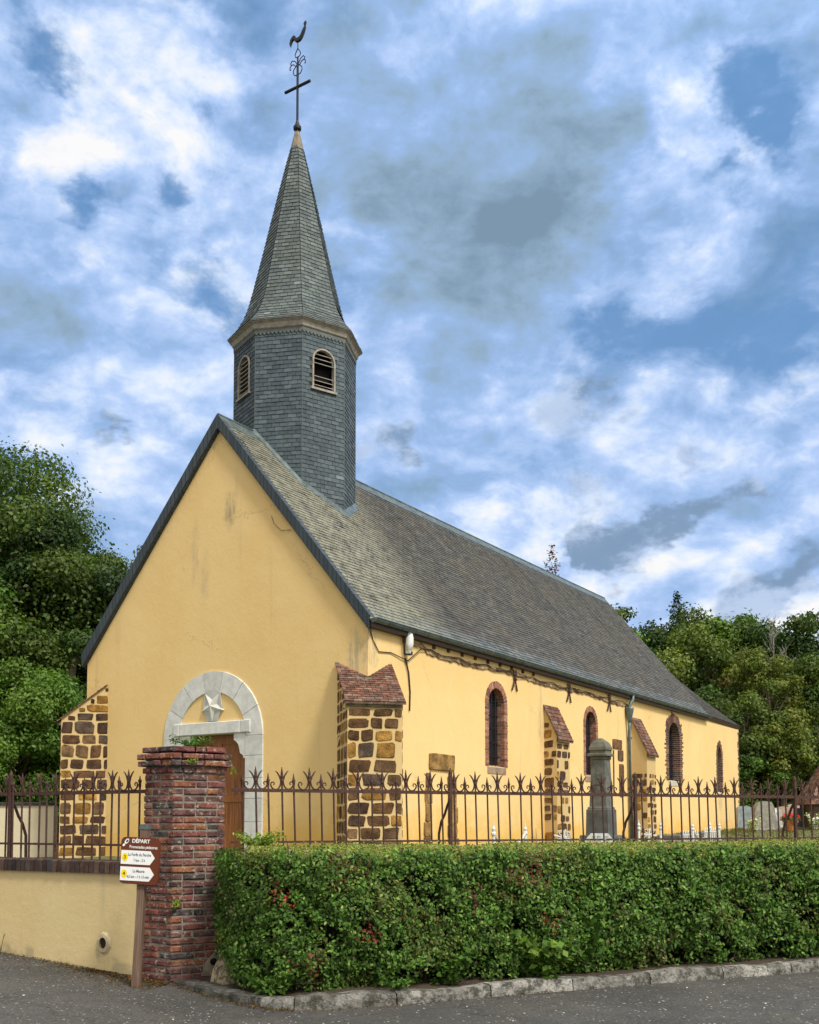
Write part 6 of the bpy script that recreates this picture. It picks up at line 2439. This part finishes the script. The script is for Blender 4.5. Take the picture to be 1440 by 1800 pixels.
def crown(cen, rx, rz, nlobe, nleaf, leaf, tints, rng, droop=0.0, shape='round', flat=.75, pale=0):
    """leaf positions gathered in lobes through the crown's volume"""
    L = []
    for k in range(nlobe):
        d = rng.normal(size=3); d /= np.linalg.norm(d)
        f = rng.uniform(.45, 1.0) ** .6
        if shape == 'cone':
            h = rng.uniform(0, 1)
            rr_ = rx * .8 * (1 - h) ** .9 * rng.uniform(.2, 1)
            a = rng.uniform(0, 2 * pi)
            p = np.array([cos(a) * rr_, sin(a) * rr_, (h * 2 - 1) * rz])
            r = rx * (.20 + .22 * (1 - h))
        else:
            p = d * np.array([rx, rx, rz]) * f
            r = rx * rng.uniform(.20, .36)
        L.append((p, r, tints[rng.integers(len(tints))], rng.uniform(.75, 1.25)))
    if shape == 'fir':
        lay = rng.integers(0, 34, nleaf); nb = 8
        hh = (lay + rng.uniform(0, 1, nleaf)) / 34
        keepw = rng.uniform(size=nleaf) < (1.1 - hh)
        lay, hh = lay[keepw], hh[keepw]
        n_l = len(lay)
        an = (rng.integers(0, nb, n_l) + lay * .37) * 2 * pi / nb + rng.normal(0, .22, n_l)
        t = rng.uniform(.05, 1, n_l) ** .7
        rr_ = (rx * (1 - hh) ** .62 * (.8 + .35 * np.sin(lay * 2.3)) + .08) * t
        c = np.stack([np.cos(an) * rr_, np.sin(an) * rr_, (hh * 2 - 1) * rz - rr_ * .28 + rng.normal(0, .07, n_l)], 1)
        sp_ = c.copy()
        col = np.array(tints)[rng.integers(len(tints), size=n_l)] * rng.uniform(.65, 1.35, (n_l, 1))
        n = np.array([0, 0, 1.]) + rng.normal(size=(n_l, 3)) * .6
        return c + np.array(cen), n, leaf * rng.uniform(.6, 1.2, n_l), col, [(l[0] * .5 + np.array(cen), l[1]) for l in L[:4]]
    w = np.array([l[1] ** 2 for l in L]); w /= w.sum()
    idx = rng.choice(len(L), nleaf, p=w)
    d = rng.normal(size=(nleaf, 3)); d /= np.linalg.norm(d, axis=1, keepdims=True)
    lp = np.array([l[0] for l in L])[idx]; lr = np.array([l[1] for l in L])[idx][:, None]
    rad = rng.uniform(.35, 1.0, (nleaf, 1)) ** .5 * (1 + .22 * rng.normal(size=(nleaf, 1)))
    c = lp + d * lr * rad * np.array([1.1, 1.1, flat])
    if droop: c[:, 2] -= droop * (np.hypot(c[:, 0], c[:, 1]) / rx) ** 2
    tc = np.array([l[2] for l in L])[idx] * np.array([l[3] for l in L])[idx][:, None]
    col = tc * rng.uniform(.65, 1.35, (nleaf, 1))
    n = d + rng.normal(size=(nleaf, 3)) * .6 + np.array([0, 0, .35])
    return c + np.array(cen), n, leaf * rng.uniform(.6, 1.3, nleaf), col, [(l[0] + np.array(cen), l[1]) for l in L]


def tree(name, x, y, zbase, ztop, rx, tints, label, nleaf, leaf=.24, nlobe=26, shape='round', group=None, low=.25, bark=(.09, .07, .05), flat=.75, seed=None, cat='tree'):
    global TRN
    rng = np.random.default_rng(seed) if seed else TRN
    h = ztop - zbase
    root = empty(name, (x, y, zbase), rng.uniform(0, 6), label, cat, group)
    zc = h * (low + 1) / 2
    rz = h * (1 - low) / 2
    k = 1.0
    kf = 1.0 if y > 50 else .74
    nleaf = int(nleaf * 1.6 / kf ** 1.7); leaf *= .86 * kf; nlobe = int(nlobe * 1.6)
    c, n, s, col, lobes = crown((0, 0, zc), rx * (.95 if shape != 'cone' else 1), rz * k, nlobe, nleaf, leaf, tints, rng, shape=shape, flat=flat)
    top = np.quantile(c[:, 2], .997)
    c[:, 2] = np.where(c[:, 2] > zc, zc + (c[:, 2] - zc) * (h - zc) / (top - zc), c[:, 2])
    leaf_mesh('crown', c, n, s, col, M['leaf'], root, .62, rng)
    mb = MB()
    tr = .028 * h ** .9 + .05
    mb.tube([(0, 0, -.5), (0.03 * h * .3, .02 * h * .3, h * .3), (.02 * h, -.01 * h, h * .6), (0, 0, h * .9)], [tr * 1.25, tr * .85, tr * .5, tr * .12], 8, bark)
    for p, r in lobes[::2]:
        t = max(.18, min(.75, (p[2] / h) - .22))
        st = np.array([.02 * h * t, 0, h * t])
        m_ = (st + p) / 2 + np.array([0, 0, -.03 * h])
        mb.tube([tuple(st), tuple(m_), tuple(p)], [tr * .34, tr * .2, tr * .05], 5, bark)
    mb.build('trunk', M['bark'], root)
    return root


OAK = [(.036, .078, .013), (.048, .094, .015), (.064, .112, .018), (.028, .060, .012), (.080, .122, .022)]
LUSH = [(.070, .145, .018), (.095, .185, .024), (.125, .215, .032), (.052, .112, .016)]
OLIVE = [(.095, .145, .022), (.120, .170, .028), (.145, .185, .036), (.070, .112, .018)]
BIRCH = [(.135, .17, .026), (.165, .19, .032), (.105, .15, .024)]
RUST = [(.13, .135, .030), (.155, .125, .034), (.10, .14, .028)]
CONIF = [(.018, .045, .018), (.026, .058, .022), (.020, .05, .014)]
gl = 'trees behind the church on the far left'
tree('oak_tree', -16.6, 40, .7, 16.2, 4.4, OAK, 'dense dark oak just behind the tall oak top', 26000, .24, 60, group=gl, low=.3, seed=110)
tree('oak_tree', -15.2, 36, .7, 15.0, 4.7, OAK, 'tall dark oak rising highest beyond the old pale wall', 42000, .26, 64, group=gl, low=.12, seed=101)
tree('oak_tree', -11.6, 34.5, .7, 11.6, 2.7, OAK, 'dark oak with stepped crown between the tall oak and the gable', 24000, .24, 40, group=gl, low=.12, seed=102)
tree('oak_tree', -13.0, 44, .8, 13.0, 3.4, OLIVE, 'lighter leafy tree touching the gable roof edge', 15000, .24, 24, group=gl, low=.15, seed=103)
tree('larch_tree', -13.6, 52, .8, 15.6, 1.7, OLIVE, 'thin feathery tree poking out past the gable roof edge', 2200, .26, 26, 'cone', group=gl, low=.35, seed=104)
tree('maple_tree', -11.9, 31.0, .7, 6.4, 2.5, LUSH, 'low bright green bushy tree just behind the old pale wall', 16000, .19, 26, group=gl, low=.02, seed=105)
tree('maple_tree', -10.2, 33.0, .7, 5.0, 2.0, LUSH, 'small bright green bush tree beside the far buttress', 11000, .18, 20, group=gl, low=.02, seed=106)
tree('maple_tree', -14.2, 32.5, .7, 9.0, 2.8, LUSH, 'mid height bright green tree at the photo edge under the tall oak', 15000, .22, 26, group=gl, low=.1, seed=107)
tree('oak_tree', -11.6, 38.0, .7, 9.0, 2.8, OAK, 'shadowy oak filling the gap beside the gable wall', 13000, .22, 24, group=gl, low=.05, seed=108)
tree('oak_tree', -20.0, 46, .8, 15.0, 5.0, OAK, 'dark oak standing back beyond the tall one', 14000, .3, 26, group=gl, low=.05, seed=109)

gr_ = 'trees of the wood beyond the graves'


def wood(name, px, y, ptop, r, tints, label, n, leaf, nl=20, shape='round', low=.1, seed=1, flat=.75):
    x = pos(px, y)
    zt = 1.55 + (1446 - ptop) / 1815 * y
    return tree(name, x, y, yard_z(x, y), zt, r, tints, label, n, leaf, nl, shape, gr_, low, flat=flat, seed=seed)


# back row, on the hillside skyline
wood('oak_tree', 1066, 78, 1062, 3.2, OLIVE, 'olive tree just clearing the end of the church ridge', 7000, .34, 20, seed=201)
wood('oak_tree', 1120, 80, 1066, 3.6, OAK, 'dark skyline tree next to the one at the ridge end', 7500, .34, 20, seed=202)
wood('fir_tree', 1196, 82, 1044, 3.6, CONIF, 'pointed dark fir rising highest on the wooded skyline', 12000, .30, 10, 'fir', .1, seed=203)
wood('oak_tree', 1232, 78, 1070, 3.6, OAK, 'round dark tree right of the highest fir', 7500, .34, 20, seed=205)
wood('oak_tree', 1285, 77, 1082, 3.4, LUSH, 'fresh green skyline tree halfway along the wood', 7000, .34, 20, seed=206)
wood('oak_tree', 1338, 76, 1092, 3.6, OAK, 'dark skyline tree behind the bare birch', 7000, .34, 20, seed=207)
wood('oak_tree', 1398, 72, 1090, 3.6, OAK, 'dark round tree right of the bare birch top', 8500, .32, 22, seed=208)
wood('oak_tree', 1455, 72, 1080, 3.8, OAK, 'dark tree at the far right of the skyline', 8500, .32, 22, seed=209)
wood('oak_tree', 1312, 82, 1088, 3.6, OLIVE, 'olive tree closing the skyline gap left of the bare birch', 8000, .34, 22, seed=230)
wood('oak_tree', 1372, 82, 1098, 3.6, LUSH, 'fresh green tree closing the skyline gap behind the bare birch', 8000, .34, 22, seed=231)
# middle row
wood('beech_tree', 1105, 66, 1118, 3.0, LUSH, 'lush tree rising directly behind the choir roof', 9500, .28, 24, seed=210)
wood('beech_tree', 1175, 65, 1108, 3.2, OLIVE, 'olive beech below the highest fir', 10500, .28, 24, seed=211)
wood('beech_tree', 1248, 64, 1122, 3.1, OLIVE, 'olive beech in the centre of the wood', 10500, .28, 24, seed=212)
wood('beech_tree', 1308, 64, 1148, 2.6, RUST, 'rust tinged tree in the middle of the wood', 8000, .27, 22, seed=213)
wood('birch_tree', 1350, 60, 1140, 2.3, BIRCH, 'yellow green birch crown in the right part of the wood', 8000, .24, 26, seed=214)
wood('beech_tree', 1415, 63, 1150, 2.8, OAK, 'dark beech behind the yellow green birch', 9000, .28, 22, seed=215)
wood('beech_tree', 1470, 62, 1170, 2.8, OLIVE, 'olive tree cut by the right photo edge', 8000, .28, 20, seed=216)
# front row
wood('beech_tree', 1185, 56, 1215, 2.5, LUSH, 'bright lower tree just above the choir eaves', 10500, .24, 24, seed=217)
wood('beech_tree', 1250, 55, 1208, 2.4, OAK, 'dark green lower tree above the choir corner', 10500, .24, 24, seed=218)
wood('beech_tree', 1312, 56, 1225, 2.3, OLIVE, 'olive lower tree in front of the rust tinged one', 10000, .24, 24, seed=219, low=.02)
wood('beech_tree', 1375, 55, 1250, 1.7, BIRCH, 'narrow yellow green tree above the dark hollow', 6500, .23, 18, seed=220, low=.35)
wood('hazel_bush', 1322, 52.5 + 2.2, 1300, 1.6, LUSH, 'bright hazel bush drooping by the church corner', 9000, .21, 20, seed=221, low=.0)
wood('hazel_bush', 1352, 57.5, 1335, 1.5, OAK, 'dark hazel bush behind the rough headstone', 6500, .21, 16, seed=222, low=.0)
wood('beech_tree', 1440, 58, 1255, 2.2, OLIVE, 'leafy tree overhanging the stone shed', 8500, .24, 20, seed=223, low=.42)
wood('yew_tree', 1400, 70, 1240, 3.2, CONIF, 'very dark yew filling the hollow beyond the shed', 9000, .28, 22, seed=224, low=.0)
wood('yew_tree', 1455, 68, 1260, 3.0, CONIF, 'very dark yew behind the stone shed', 8000, .28, 22, seed=225, low=.0)
# bare birch
x, y = pos(1366, 66), 66
bt = empty('bare_tree', (x, y, yard_z(x, y)), 0, 'leafless pale birch sticking out of the wood skyline', 'tree')
mb = MB()
rs = random.Random(14)
H = 1.55 + (1446 - 1082) / 1815 * y - yard_z(x, y)
mb.tube([(0, 0, 0), (.1, 0, H * .4), (-.05, 0, H * .75), (.05, 0, H)], [.11, .08, .05, .012], 6, (.24, .225, .20))
for k in range(46):
    z = H * rs.uniform(.55, .97)
    a = rs.uniform(0, 2 * pi)
    L = (1 - z / H) * 3.2 + .5
    L *= rs.uniform(.5, 1)
    p0 = Vector((0, 0, z)); p1 = p0 + Vector((cos(a) * L * .5, sin(a) * L * .3, L * .55)); p2 = p1 + Vector((cos(a) * L * .35, sin(a) * L * .3, L * .35))
    mb.tube([p0, p1, p2], [.035, .024, .008], 4, (.19, .175, .155))
    for j in range(3):
        q = p1.lerp(p2, rs.random()); mb.tube([q, q + Vector((rs.uniform(-.4, .4), 0, rs.uniform(.1, .5)))], [.014, .005], 3, (.30, .28, .25))
mb.build('trunk', M['bark'], bt)
# reddish tree top behind the church ridge
x, y = pos(973, 62), 62
tree('copper_beech', x, y, yard_z(x, y), 1.55 + (1446 - 958) / 1815 * y, 2.8, [(.22, .060, .050), (.28, .10, .07), (.12, .05, .035), (.07, .09, .03)], 'reddish tree top peeping over the church ridge', 4800, .24, 70, 'fir', None, .15, seed=302)

print('objects', len(bpy.data.objects))
